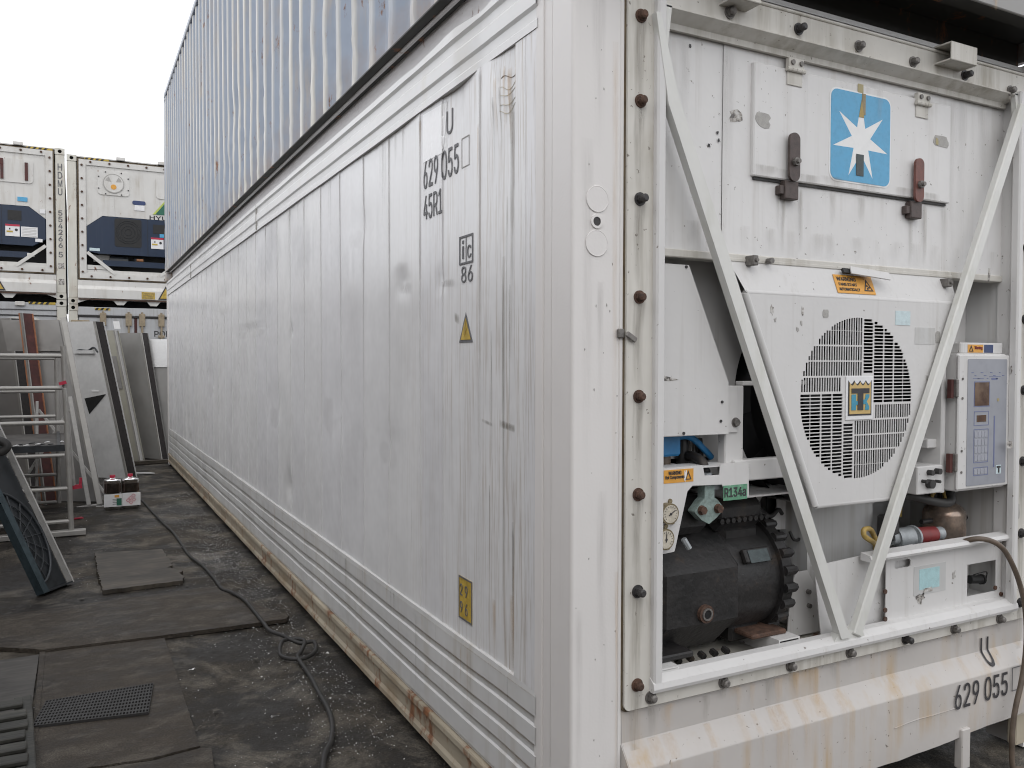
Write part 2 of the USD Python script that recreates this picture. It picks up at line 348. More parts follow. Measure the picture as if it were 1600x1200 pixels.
plain('cap_red', (.42, .02, .05), .4)
plain('hazard_black', (.02, .02, .02), .6)
plain('hazard_yellow', (.45, .32, .05), .6, var=.3)
plain('logo_green', (.02, .12, .075), .5)
plain('logo_lime', (.42, .50, .10), .5)
plain('dark_hole', (.006, .006, .006), .9, var=.1, bump=0)
plain('timber_block', (.27, .22, .15), .7, var=.3, scale=14)
def wood(name, c0, c1, sc, bump=.5):
    M[name] = usdkit.material(stage, '/World/Looks/'+name, {
        'g': ('geometry', {}), 'm': ('mapping', {'scale': sc}), 'n': ('noise_texture', {'scale': 1, 'detail': 7, 'roughness': .65, 'distortion': .6}),
        'r': ('rgb_ramp', {'ramp': [(.3, c0), (.7, c1)]}), 'n2': ('noise_texture', {'scale': 5, 'detail': 5}), 'r2': ('rgb_ramp', {'ramp': [(.35, (.45,)*3), (.65, (1,)*3)]}),
        'mx': ('mix', {'mix_type': 'multiply', 'fac': 1.0}), 'b': ('bump', {'strength': bump, 'distance': .006}), 'p': ('principled_bsdf', {'roughness': .6})},
        [('g.position', 'm.vector'), ('m.vector', 'n.vector'), ('n.fac', 'r.fac'), ('g.position', 'n2.vector'), ('n2.fac', 'r2.fac'), ('r.color', 'mx.color1'), ('r2.color', 'mx.color2'),
         ('mx.color', 'p.base_color'), ('n.fac', 'b.height'), ('b.normal', 'p.normal')], surface='p.BSDF')
wood('plywood', (.032, .025, .018), (.105, .088, .066), (4, 22, 4))
wood('plywood_grey', (.04, .036, .031), (.095, .087, .077), (4, 26, 4))
wood('pallet_wood', (.018, .019, .015), (.065, .062, .05), (5, 40, 5), .8)
# wet oily ground
def ground_mat(name, ramp, dust, scale, rough_lo, rough_hi, speck=1.0, stretch=(1, 1, 1)):
    M[name] = usdkit.material(stage, '/World/Looks/'+name, {
        'g': ('geometry', {}), 'mp': ('mapping', {'scale': stretch}), 'n': ('noise_texture', {'scale': scale, 'detail': 9, 'roughness': .7}), 'r': ('rgb_ramp', {'ramp': ramp}),
        'd': ('noise_texture', {'scale': scale*2.3, 'detail': 8, 'roughness': .72, 'distortion': .5}), 'rd': ('rgb_ramp', {'ramp': [(.49, (0,)*3), (.66, (.8,)*3)]}), 'md': ('mix', {'color2': dust}),
        'v': ('noise_texture', {'scale': 140, 'detail': 4, 'roughness': .8}), 'rv': ('rgb_ramp', {'ramp': [(.35, (.35,)*3), (.52, (1,)*3), (.70, (2.1,)*3)]}), 'mx': ('mix', {'mix_type': 'multiply', 'fac': 1.0}),
        'k': ('noise_texture', {'scale': 62, 'detail': 2}), 'k2': ('noise_texture', {'scale': 1.9, 'detail': 4}), 'rk': ('rgb_ramp', {'ramp': [(.69, (0,)*3), (.72, (1,)*3)]}),
        'rk2': ('rgb_ramp', {'ramp': [(.42, (0,)*3), (.62, (.7*speck,)*3)]}), 'km': ('math', {'math_type': 'multiply'}), 'mk': ('mix', {'color2': (.26, .255, .24)}),
        'rr': ('rgb_ramp', {'ramp': [(.38, (rough_lo,)*3), (.56, (rough_hi,)*3)]}), 'b': ('bump', {'strength': .6, 'distance': .006}),
        'vb': ('noise_texture', {'scale': 30, 'detail': 6, 'roughness': .75}), 'b2': ('bump', {'strength': .5, 'distance': .012}), 'p': ('principled_bsdf', {'specular_ior_level': .3})},
        [('g.position', 'mp.vector'), ('mp.vector', 'n.vector'), ('n.fac', 'r.fac'), ('mp.vector', 'd.vector'), ('d.fac', 'rd.fac'), ('rd.color', 'md.fac'), ('r.color', 'md.color1'),
         ('g.position', 'v.vector'), ('v.fac', 'rv.fac'), ('md.color', 'mx.color1'), ('rv.color', 'mx.color2'),
         ('g.position', 'k.vector'), ('k.fac', 'rk.fac'), ('g.position', 'k2.vector'), ('k2.fac', 'rk2.fac'), ('rk.color', 'km.value1'), ('rk2.color', 'km.value2'), ('km.value', 'mk.fac'),
         ('mx.color', 'mk.color1'), ('mk.color', 'p.base_color'), ('n.fac', 'rr.fac'), ('rr.color', 'p.roughness'), ('v.fac', 'b.height'), ('g.position', 'vb.vector'), ('vb.fac', 'b2.height'),
         ('b.normal', 'b2.normal'), ('b2.normal', 'p.normal')], surface='p.BSDF')
ground_mat('ground', [(.36, (.009, .008, .007)), (.49, (.024, .021, .0175)), (.63, (.066, .056, .044))], (.165, .145, .116), 1.1, .30, .85)
ground_mat('plate_steel', [(.34, (.015, .012, .009)), (.5, (.042, .034, .026)), (.66, (.072, .060, .047))], (.105, .091, .073), 2.2, .40, .7, .5, (1, 1.6, 1))
# grime that has run down from a bolt or latch: thin film, fades out by the mesh's own 'fade' value
def film(name, col):
    M[name] = usdkit.material(stage, '/World/Looks/'+name, {
        'a': ('attribute', {'attribute': 'fade'}), 'g': ('geometry', {}), 'm': ('mapping', {'scale': (90, 90, 5)}), 'n': ('noise_texture', {'scale': 1, 'detail': 5, 'roughness': .7}),
        'r': ('rgb_ramp', {'ramp': [(.35, (.15,)*3), (.65, (1,)*3)]}), 'mu': ('math', {'math_type': 'multiply', 'use_clamp': True}),
        't': ('transparent_bsdf', {'color': (1, 1, 1)}), 'p': ('principled_bsdf', {'base_color': col, 'roughness': .7}), 'mx': ('mix_closure', {})},
        [('g.position', 'm.vector'), ('m.vector', 'n.vector'), ('n.fac', 'r.fac'), ('r.color', 'mu.value1'), ('a.fac', 'mu.value2'), ('mu.value', 'mx.fac'),
         ('t.BSDF', 'mx.closure1'), ('p.BSDF', 'mx.closure2')], surface='mx.closure')
film('film_brown', (.17, .12, .07)); film('film_dark', (.10, .088, .070)); film('film_rust', (.27, .175, .085)); film('film_grey', (.16, .15, .14))
M['clear_plastic'] = usdkit.material(stage, '/World/Looks/clear_plastic', {
    'fr': ('fresnel', {'IOR': 1.45}), 't': ('transparent_bsdf', {'color': (.62, .60, .56)}), 'gl': ('glossy_bsdf', {'roughness': .12, 'color': (.9, .9, .9)}), 'mx': ('mix_closure', {})},
    [('fr.fac', 'mx.fac'), ('t.BSDF', 'mx.closure1'), ('gl.BSDF', 'mx.closure2')], surface='mx.closure')
plain('brown_liquid', (.030, .020, .016), .2, var=.2)

def streak_end(parent, x, z, w, L, yy, mat='film_dark', a=.8):
    """a run of grime on an upright surface that faces -y"""
    nu, nv = 7, 14
    u, v = np.linspace(-1, 1, nu), np.linspace(0, 1, nv)
    V, U = np.meshgrid(v, u, indexing='ij')
    wob = .25*w*(meshkit.noise(np.stack([V*3, V*0+x*17, V*0], -1))-.5)
    P = np.stack([x+U*w/2*(1-.35*V)+wob, np.full_like(U, yy), z-V*L], -1)
    fade = a*np.clip(1-U**2, 0, 1)*np.clip(1-V, 0, 1)**.8*np.clip(V*12, 0.35, 1)
    obj('grime_run', grid(P), mat, parent, fade=fade.ravel())
def streak_side(parent, yc, z, w, L, xx, mat='film_dark', a=.8):
    nu, nv = 7, 22
    V, U = np.meshgrid(np.linspace(0, 1, nv), np.linspace(-1, 1, nu), indexing='ij')
    Yq, Zq = yc-U*w/2*(1-.3*V), z-V*L
    P = np.stack([xsurf(Yq, Zq)-.0016, Yq, Zq], -1)
    fade = a*np.clip(1-U**2, 0, 1)*np.clip(1-V, 0, 1)**.8*np.clip(V*12, 0.3, 1)
    obj('grime_run', grid(P), mat, parent, fade=fade.ravel())

# ------------------------------------------------------------------ ground
gx = np.unique(np.r_[-120, -60, -30, -15, -8, np.linspace(-5, 4, 150), 8, 15, 30, 60, 120])
gy = np.unique(np.r_[-120, -60, -30, -12, -6, np.linspace(-3, 15, 260), 18, 25, 40, 80, 160])
X, Y = np.meshgrid(gx, gy, indexing='ij')
gz = -.004+.022*np.minimum(nz(np.stack([X, Y, X*0], -1), .9, 3), .18)
near = (np.abs(X) < 6) & (Y > -4) & (Y < 16)
gz = np.where(near, np.minimum(gz, .0), 0)
obj('ground', grid(np.stack([X, Y, gz], -1)), 'ground', None, True, label='dark wet oily yard ground strewn with pale flecks', cat='ground', kind='structure')

# ------------------------------------------------------------------ main white reefer container
W, L, H = 2.438, 12.192, 2.896
C = thing('reefer_container', 'long white refrigerated container with white star on blue square on its end', 'container')

# --- side panels, one sheet each, lapped at the seams
seams = [.291, .638, .981, 1.231, 1.632, 2.022, 2.439]
while seams[-1]+.405 < L-.25: seams.append(seams[-1]+.405)
seams[-1] = L-.16
PX = .010
dents = []   # (y, z, radius y, radius z, depth)
for px, py, ry, rz, d in ((390, 517, .75, .030, .016), (450, 765, .10, .13, .030), (455, 520, .05, .05, .014), (285, 632, .10, .09, .022), (297, 690, .09, .1, .016), (628, 445, .10, .06, .010), (520, 640, .22, .25, .010), (560, 360, .25, .12, .007), (350, 470, .5, .15, .012), (610, 700, .18, .10, .008), (430, 640, .3, .2, .010), (330, 600, .5, .2, .012), (690, 440, .06, .03, .008)):
    yy, zz = S(px, py, PX); dents.append((yy, zz, ry, rz, d))
def side_relief(Yv, Zv):
    P = np.stack([Yv*.8, Zv*.35, Yv*0], -1)
    r = .014*nz(P, 1.6, 5, 2)+.0014*nz(np.stack([Yv*7, Zv*.6, Yv*0], -1), 1, 9, 2)
    for a, b, ry, rz, d in dents:
        q = ((Yv-a)/ry)**2+((Zv-b)/rz)**2
        r = r+d*np.exp(-q*1.6)*(1+.8*(Zv-b)/rz)
    return r
for i in range(len(seams)-1):
    y0, y1 = seams[i], seams[i+1]
    n = 22 if y0 < 5 else 12
    yy = np.unique(np.r_[y0, y0+.004, y0+.010, np.linspace(y0+.02, y1, n)])
    zz = np.linspace(.57, 2.70, 64 if y0 < 6 else 40)
    Yg, Zg = np.meshgrid(yy, zz, indexing='ij')
    t = (Yg-y0)/(y1-y0)
    rib = .0009*np.exp(-((t-.5)/.05)**2)
    lap = -.0022*np.exp(-np.clip(Yg-y0, 0, 1)/.03)+.0025*np.clip(t-.5, 0, 1)
    Xg = PX+side_relief(Yg, Zg)+rib+lap
    if i == 0: Xg = Xg-.012*np.exp(-((Zg-2.58)/.12)**2)*np.sin(math.pi*t)
    Xg[0, :] += .006
    obj('side_panel', grid(np.stack([Xg, Yg, Zg], -1)), 'white_side', C, 60)

seam_a = np.array(seams)
def xsurf(yv, zv):
    """where the skin of the side lies at (y, z)"""
    yv, zv = np.asarray(yv, float), np.asarray(zv, float)
    i = np.clip(np.searchsorted(seam_a, yv, 'right')-1, 0, len(seam_a)-2)
    y0, y1 = seam_a[i], seam_a[i+1]; t = (yv-y0)/(y1-y0)
    out = PX+side_relief(yv, zv)+.0009*np.exp(-((t-.5)/.05)**2)-.0022*np.exp(-np.clip(yv-y0, 0, 1)/.03)+.0025*np.clip(t-.5, 0, 1)
    out = np.where(i == 0, out-.012*np.exp(-((zv-2.58)/.12)**2)*np.sin(math.pi*t), out)
    out = np.where(yv < seam_a[0], -.0012, out)
    return np.where(zv < .585, -.0055, out)
def conform(mesh, xref, edge=.03, lift=.0012):
    v, f = trimesh.remesh.subdivide_to_size(np.array(mesh.vertices), np.array(mesh.faces), edge, max_iter=12)
    v = np.array(v); v[:, 0] = xsurf(v[:, 1], v[:, 2])-lift+np.minimum(v[:, 0]-xref, .002); return tm(v, f)
# --- rails made of a profile swept along y
def sweep_y(prof, ys, dx=None, dz=None):
    prof = np.asarray(prof, float); P = np.zeros((len(ys), len(prof), 3))
    P[:, :, 0] = prof[None, :, 0]; P[:, :, 1] = np.asarray(ys)[:, None]; P[:, :, 2] = prof[None, :, 1]
    if dx is not None: P[:, :, 0] += dx(P[:, :, 1], P[:, :, 2])
    if dz is not None: P[:, :, 2] += dz(P[:, :, 1], P[:, :, 2])
    return grid(P)
ysr = np.unique(np.r_[np.linspace(.205, 3, 80), np.linspace(3, L-.15, 120)])
bend = lambda yv: np.exp(-((yv-.62)/.10)**2)*.014-np.exp(-((yv-.85)/.12)**2)*.010+np.exp(-((yv-1.25)/.10)**2)*.006
topprof = [(.05, 2.688), (-.004, 2.688), (-.004, 2.714), (-.001, 2.720), (-.001, 2.752), (-.010, 2.762), (-.010, 2.809), (-.002, 2.820), (-.002, 2.852), (-.014, 2.862), (-.014, 2.889), (-.006, 2.896), (.06, 2.896)]
obj('top_side_rail', sweep_y(topprof, ysr, lambda yv, zv: bend(yv)+.004*nz(np.stack([yv, zv*2, yv*0], -1), 1.4, 2),
                             lambda yv, zv: .8*bend(yv)*(zv < 2.87)+.004*nz(np.stack([yv, yv*0, yv*0], -1), 1.5, 21)), 'white_rail', C, 25)
g = [(.0, .585), (-.002, .575), (-.004, .566)]
for a, b in ((.505, .470), (.413, .376), (.327, .289)):
    g += [(-.004, a+.001), (.007, a-.003), (.003, b+.006), (-.004, b)]
g += [(-.004, .215), (.004, .205), (.004, .196)]
kick = [(.02, .592)]+g
obj('kick_plate', sweep_y(kick, ysr, lambda yv, zv: .007*nz(np.stack([yv, zv*1.5, yv*0], -1), 1.5, 12), lambda yv, zv: .016*nz(np.stack([yv, zv*0, yv*0], -1), 1.1, 13)*(zv < .56)*(zv > .22)), 'white_kick', C, 8)
for z0_, hh in ((.5045, .007), (.4125, .007), (.3265, .007), (.569, .006), (.206, .007)):
    yq = np.linspace(.21, 9.5, 400); fd = np.clip(.35+1.6*nz(np.stack([yq*3, yq*0+z0_*9, yq*0], -1), 1.0, 71), 0, .8)
    zq = z0_+.016*nz(np.stack([yq, yq*0, yq*0], -1), 1.1, 13)*(z0_ < .56)*(z0_ > .22)
    P2 = np.stack([np.stack([-.0062+.007*nz(np.stack([yq, yq*0+z0_*1.5, yq*0], -1), 1.5, 12), yq, zq+o_*hh/2], -1) for o_ in (-1, 0, 1)], 0)
    obj('groove_grime', grid(P2), 'film_brown', C, fade=np.stack([fd*0, fd, fd*0]).ravel())  # brown dirt lines that also paint in the shade under the groove edges
bot = [(.03, .198), (-.012, .196), (-.016, .190), (-.016, .168), (-.006, .160), (-.002, .095), (-.012, .082), (-.014, .062), (-.004, .058), (.05, .058)]
obj('bottom_side_rail', sweep_y(bot, ysr, lambda yv, zv: .004*nz(np.stack([yv, zv, yv*0], -1), 2.5, 15), lambda yv, zv: .008*nz(np.stack([yv, yv*0, yv*0], -1), 1.3, 16)), 'cream_rail', C, 25)
# seams of the cover plates on the rail, patch and repair plates
a, b = S(402, 345, -.012), S(300, 400, -.012)
for px in (402, 298):
    yy = S(px, 300)[0]
    obj('rail_joint', box(-.0150, .01, yy-.0015, yy+.0015, 2.69, 2.892), 'sticker_grey', C)
# --- body behind the skins so no light leaks, roof
obj('body', box(.06, W-.03, .55, L-.05, .14, 2.88), 'white_inner', C)
obj('roof', box(.02, W-.02, .05, L-.02, 2.872, 2.890), 'white_rail', C)
obj('far_side_wall', box(W-.02, W-.004, .2, L-.15, .06, 2.87), 'white_side', C)
obj('underframe', box(.07, W-.06, .12, L-.1, .10, .138), 'under_dark', C)

# --- corner posts
def post(sgn, y0, y1):
    r = .012
    x0, x1 = (0, .184) if sgn < 0 else (W-.184, W)
    base = rrect(x0, x1, y0, y1, r)
    return ext_xy(base, .118, 2.778)
for sgn in (-1, 1):
    pst = obj('corner_post', post(sgn, 0, .125), 'white_post', C, 30)
    xs = (-.0005, .10) if sgn < 0 else (W-.10, W)
    if sgn < 0:
        obj('post_flange', box(.003, .10, .122, .172, .12, 2.778, .003), 'white_post', pst)
        obj('post_flange', box(-.002, .10, .170, .218, .12, 2.778, .003), 'white_post', pst)
        for yv in (.214, .286):
            obj('trim_strip', box(-.001, .02, yv, yv+.072, .57, 2.69, .002), 'white_side', pst)
    for (z0, z1) in ((.002, .118), (2.778, 2.896)):
        cx0, cx1 = (-.006, .172) if sgn < 0 else (W-.172, W+.006)
        cm = ext_xz(sbox(cx0, z0, cx1, z1).difference(rrect((cx0+cx1)/2-.035, (cx0+cx1)/2+.035, z0+.035, z0+.082, .02)), -.004, .05)
        obj('corner_casting', cat(cm, box(cx0, cx1, .052, .158, z0, z1)), 'white_post', pst)
for xq, zq, wq, Lq, aq in ((.05, 2.3, .05, 1.1, .20), (.11, 1.25, .04, .8, .22), (.15, 2.6, .025, 1.6, .28), (.165, 1.0, .02, .8, .35), (.03, .9, .03, .6, .22), (.09, 2.75, .06, .5, .2), (.10, 1.88, .03, .4, .25), (.172, 1.75, .016, .5, .5)):
    streak_end(C, xq, zq, wq, Lq, -.0012, 'film_grey' if xq < .14 else 'film_rust', aq)
for k in range(26):
    xq, zq, q_ = rng.uniform(.015, .165), rng.uniform(.3, 2.7), rng.uniform(.0012, .0035)
    pp_ = [(xq+q_*rng.uniform(.4, 1)*math.cos(a_), zq+1.8*q_*rng.uniform(.4, 1)*math.sin(a_)) for a_ in np.linspace(0, 6, 7)]
    obj('paint_chip', ext_xz(Polygon(pp_).buffer(0), -.0010, .001), 'sticker_grey', C)
# far posts
for x0 in (0, W-.16):
    obj('corner_post', box(x0, x0+.16, L-.16, L, .002, 2.896, .006), 'white_post', C)
obj('far_end_wall', box(.16, W-.16, L-.05, L-.02, .1, 2.88), 'white_side', C)
# embossed discs and lashing hole on the post front
for px, py in ((933, 311), (932, 380)):
    x, zc = E(px, py)
    t = np.linspace(0, 2*math.pi, 40)
    obj('embossed_disc', cat(ext_xz(disc(x, zc, .038, 10), -.0025, .001), tube(np.stack([x+.038*np.cos(t), 0*t-.0015, zc+.038*np.sin(t)], 1), .0018, 6)), 'white_post', C, 40)
x, zc = E(932, 346)
obj('lashing_hole', ext_xz(disc(x, zc, .0135, 8), -.0018, .002), 'dark_bolt', C)
obj('hole_collar', ext_xz(ring(x, zc, .0135, .021), -.004, .002), 'white_post', C)

# --- bolted frame round the machinery end
FX0, FX1, FZ0, FZ1 = .186, 2.252, .566, 2.822
IX0, IX1, IZ0, IZ1 = .292, 2.146, .632, 2.728
outer = rrect(FX0, FX1, FZ0, FZ1, .02)
inner = sbox(IX0, IZ0, IX1, IZ1)
obj('gasket', ext_xz(rrect(FX0-.006, FX1+.006, FZ0-.006, FZ1+.006, .022).difference(inner), -.004, .01), 'gasket', C)
fl = obj('bolted_frame', ext_xz(outer.difference(inner), -.014, -.0045), 'white_flange', C)
obj('post_strip', box(.168, .181, -.003, .01, .12, 2.77, .002), 'white_post', C)
# angle ribs round the inside of the frame
obj('frame_rib', bar((IX0+.008, -.018, .620), (IX0+.008, -.018, 2.75), .034, .036, (0, -1, 0), .006), 'white_clean', fl)
obj('frame_rib', bar((IX1-.008, -.018, .620), (IX1-.008, -.018, 2.75), .034, .036, (0, -1, 0), .006), 'white_clean', fl)
sill = ext_yz([(.02, .612), (-.034, .612), (-.040, .624), (-.036, .642), (-.010, .660), (.02, .662)], IX0-.012, IX1+.012)
obj('frame_rib', sill, 'white_clean', fl)
lip = ext_yz([(.04, 2.735), (-.014, 2.741), (-.022, 2.737), (-.022, 2.732), (.026, 2.710), (.027, 2.690), (.04, 2.690)], IX0+.026, IX1-.026)
obj('frame_rib', lip, 'white_flange', fl)
obj('frame_seam', box(FX0, FX1, -.020, -.010, FZ1-.003, FZ1+.008, .003), 'white_flange', fl)
obj('frame_return', box(IX1-.009, IX1-.003, .001, .060, .612, 2.735), 'white_clean', fl)
# bolts
def bolt(x, zc, long=.03, yy=-.0142):
    hexa = Polygon([(x+.0155*math.cos(k*math.pi/3+.3), zc+.0155*math.sin(k*math.pi/3+.3)) for k in range(6)])
    return cat(ext_xz(disc(x, zc, .0205, 5), yy-.004, yy), ext_xz(hexa, yy-.013, yy-.004), cyl((x, yy-.013, zc), (x, yy-.013-long, zc), .0125, 12), cyl((x, yy-.013-long, zc), (x, yy-.017-long, zc), .0125, 12, .008))
BL = [(990, 18), (991, 153), (990, 308), (990, 463), (988, 620), (987, 775), (987, 928), (985, 1076)]
BT = [(1145, 17), (1253, 43), (1347, 70), (1432, 95), (1513, 116), (1584, 140)]
BB = [(1021, 1092), (1135, 1068), (1240, 1042), (1333, 1021), (1420, 1000), (1496, 984), (1567, 968)]
BR = [(1596, 174), (1596, 273), (1595, 385), (1594, 498), (1594, 610), (1594, 722), (1594, 835), (1590, 945)]
mats = {0: 'rust', 1: 'dark_bolt', 2: 'grey_bolt'}
pick = {('L', 2): 1, ('L', 6): 1, ('T', 1): 1, ('T', 4): 1, ('B', 4): 1, ('R', 6): 1, ('R', 1): 0, ('T', 0): 2, ('B', 3): 2, ('B', 5): 2}
for side, lst in (('L', BL), ('T', BT), ('B', BB), ('R', BR)):
    for i, (px, py) in enumerate(lst):
        x, zc = E(px, py, -.03)
        if side == 'L': x = .232
        if side == 'R': x = 2.206
        k = pick.get((side, i), 0 if side in 'LR' and i % 2 == 0 else (0 if side == 'L' else 2))
        if side == 'R': k = pick.get((side, i), 1)
        obj('bolt', bolt(x, zc, .009 if k != 1 else .017), mats[k], fl, 25)
        w = .05 if side in 'LR' else .035
        streak_end(fl, x, zc-.008, w, .30 if side in 'LR' else (.055 if side == 'T' else .05), -.0150, 'film_dark', .62)
# seal lug on the left of the frame
x, zc = E(968, 521)
obj('seal_lug', cat(box(x-.012, x+.012, -.012, -.001, zc-.014, zc+.014, .003), bar((x+.010, -.022, zc), (x+.045, -.024, zc-.022), .018, .008, (0, -1, 0), .003)), 'grey_bolt', C)

# --- upper evaporator panel in three sheets
PY = .045
ZB = 2.0
splits = [.300, .612, 1.806, 2.245]
for i in range(3):
    a, b = splits[i]+.0004, splits[i+1]-.0004
    yoff = 0 if i == 1 else .0025
    n = 14
    Xg, Zg = np.meshgrid(np.linspace(a, b, n), np.linspace(ZB, 2.715, 12), indexing='ij')
    Yg = PY+yoff+.004*nz(np.stack([Xg, Zg, Xg*0], -1), 3, 31)
    obj('evaporator_panel', grid(np.stack([Xg, Yg, Zg], -1)), 'white_end', C, 60)
    obj('panel_lip', box(a, b, PY-.006+yoff, PY+.05, ZB-.022, ZB+.004, .003), 'white_flange', C)
obj('panel_underside', grid(np.array([[(.30, PY+.01, ZB-.012), (.30, .50, ZB+.02)], [(2.14, PY+.01, ZB-.012), (2.14, .50, ZB+.02)]])), 'white_inner', C)

# --- access hatch with hinges, latches, the star
HY = PY-.016
hp = [E(1175, 97, HY), E(1488, 162, HY), E(1482, 320, HY), E(1177, 272, HY)]
HX0, HX1, HZ0, HZ1 = .735, 1.770, 2.270, 2.652
ht = obj('access_hatch', box(HX0, HX1, HY, PY+.004, HZ0, HZ1, .004), 'white_end', C)
obj('hatch_seal', box(HX0+.01, HX1-.01, PY-.006, PY+.003, HZ0-.010, HZ0-.002), 'rubber', ht)
def hinge(x, zc):
    a = box(x-.036, x+.036, HY-.012, HY+.006, zc, zc+.036, .002)
    b = box(x-.036, x+.036, HY-.004, HY, zc-.055, zc-.004, .0015)
    k = [cyl((x-.042+i*.0215, HY-.008, zc-.003), (x-.0225+i*.0215, HY-.008, zc-.003), .008, 10) for i in range(4)]
    return cat(a, b, k)
for px, py in ((1241, 105), (1440, 158)):
    x, zc = E(px, py, HY)
    h = obj('hinge', hinge(x, zc-.01), 'white_flange', ht)
    for dx in (-.02, .02):
        obj('rivet', ext_xz(disc(x+dx, zc+.010, .0085, 4), HY-.018, HY-.010), 'grey_bolt', h)
for px, py, mt in ((1241, 258, 'latch'), (1436, 293, 'red_latch')):
    x, zc = E(px, py, HY-.02)
    pl = rrect(x-.024, x+.024, zc-.055, zc+.110, .022)
    lt = obj('latch', ext_xz(pl, HY-.024, HY-.014), mt, ht)
    obj('latch_bracket', cat(box(x-.032, x+.032, HY-.012, PY, zc-.115, zc-.052, .003), box(x-.052, x-.034, HY-.008, PY, zc-.10, zc-.07, .002)), 'latch', lt)
    obj('latch_bolt', cat(cyl((x, HY-.024, zc+.01), (x, HY-.036, zc+.01), .015, 6), cyl((x, HY-.036, zc+.01), (x, HY-.046, zc+.01), .008, 10)), 'grey_bolt', lt)
# emblem
ex0, ex1, ez0, ez1 = 1.098, 1.411, 2.298, 2.620
em = obj('emblem', ext_xz(rrect(ex0-.006, ex1+.006, ez0-.006, ez1+.006, .035), HY-.0015, HY), 'star_white', ht, label='blue square emblem with a white seven pointed star')
ecx, ecz = 1.254, 2.457
blue = rrect(ex0, ex1, ez0, ez1, .030)
starpts = []
for k in range(14):
    r_ = .148 if k % 2 == 0 else .050
    a = math.pi/2+k*math.pi/7
    starpts.append((ecx+r_*math.cos(a), ecz-.006+r_*math.sin(a)))
obj('emblem_field', ext_xz(blue.difference(Polygon(starpts)), HY-.0028, HY-.0016), 'logo_blue', em)
obj('emblem_star', ext_xz(Polygon(starpts), HY-.0026, HY-.0016), 'star_white', em)
obj('tape', box(1.236, 1.264, HY-.0022, HY-.0002, 2.624, 2.655), 'tape_tan', ht)
obj('tape', ext_xz(Polygon(starpts).intersection(sbox(1.2, 2.535, 1.3, 2.7)), HY-.0042, HY-.0030), 'hose_yellow', ht)
obj('tape', ext_xz(sbox(1.256, 2.545, 1.275, 2.622).difference(Polygon(starpts)), HY-.0040, HY-.0030), 'brass', ht)
obj('tape', box(1.229, 1.268, HY-.0046, HY-.003, 2.322, 2.400), 'tape_dark', ht)
# torn stickers and scuffs
def patch(px, py, w, h, mat, yy, parent=C, seed=0, rough=.25):
    r2 = random.Random(seed+px)
    x, zc = E(px, py, yy)
    pts = []
    for k in range(14):
        a = 2*math.pi*k/14; q = max(abs(math.cos(a)), abs(math.sin(a)))
        s = (1-rough*r2.random())/q
        pts.append((x+w/2*s*math.cos(a), zc+h/2*s*math.sin(a)))
    obj('sticker_remnant', ext_xz(Polygon(pts).buffer(0), yy-.0012, yy), mat, parent)
patch(1150, 181, .075, .060, 'sticker_torn', PY+.001, seed=2, rough=.5)
patch(1192, 188, .080, .055, 'sticker_grey', HY, ht, seed=5, rough=.4)
patch(1470, 221, .095, .045, 'sticker_grey', HY, ht, seed=3, rough=.2)
patch(1464, 221, .018, .03, 'tape_tan', HY-.0013, ht)
for px, py in ((1121, 207), (1123, 219), (1108, 227), (1078, 72), (1250, 168)): patch(px, py, .012, .014, 'ink', PY+.001, seed=py, rough=.6)
# runs under the latches and along the lower lip
for px, w, Lr, a in ((1223, .022, .24, .8), (1250, .03, .22, .75), (1422, .03, .24, .7), (1444, .03, .26, .75), (1215, .012, .15, .5), (1300, .03, .12, .35), (1345, .05, .10, .35), (1475, .05, .20, .4)):
    x, zc = E(px, 292+(px-1223)*.13, PY)
    streak_end(C, x, zc, w, Lr, PY-.005, 'film_dark', a)
for xx, w, Lr in ((.612, .035, .66), (.64, .05, .5), (1.80, .05, .62), (1.86, .07, .5), (.36, .06, .4), (.45, .05, .3), (.97, .03, .3), (1.35, .04, .18), (1.62, .05, .2), (2.0, .06, .4)):
    streak_end(C, xx, 2.685, w, Lr, PY-.007 if .735 > xx or xx > 1.77 else HY-.005, 'film_grey', .30)
for k in range(16):
    xx = .36+k*.112+rng.uniform(-.03, .03)
    streak_end(C, xx, ZB+.10, rng.uniform(.03, .09), rng.uniform(.07, .1), PY-.0095, 'film_dark', rng.uniform(.1, .35))
for xx, zt in ((HX0+.05, HZ0+.04), (.9, HZ0+.035), (1.0, HZ0+.03), (1.12, HZ0+.035), (1.3, HZ0+.03), (1.5, HZ0+.035), (1.65, HZ0+.03)):
    streak_end(ht, xx, zt, .13, .045, HY-.0032, 'film_dark', .4)

# --- recess behind: back wall, cheeks, floor
BK = .46
def sheet(*pts): return grid(np.array(pts, float).reshape(2, 2, 3))
obj('recess_back', box(.20, 2.24, BK, BK+.02, .50, 2.10), 'white_inner', C)
obj('recess_cheek', box(.27, .295, .022, BK-.002, .56, 2.03), 'white_inner', C)
obj('recess_cheek', box(2.142, 2.165, .022, BK-.002, .56, 2.03), 'white_inner', C)
obj('recess_floor', box(.297, 2.14, -.002, BK-.002, .585, .610), 'floor_pan', C)
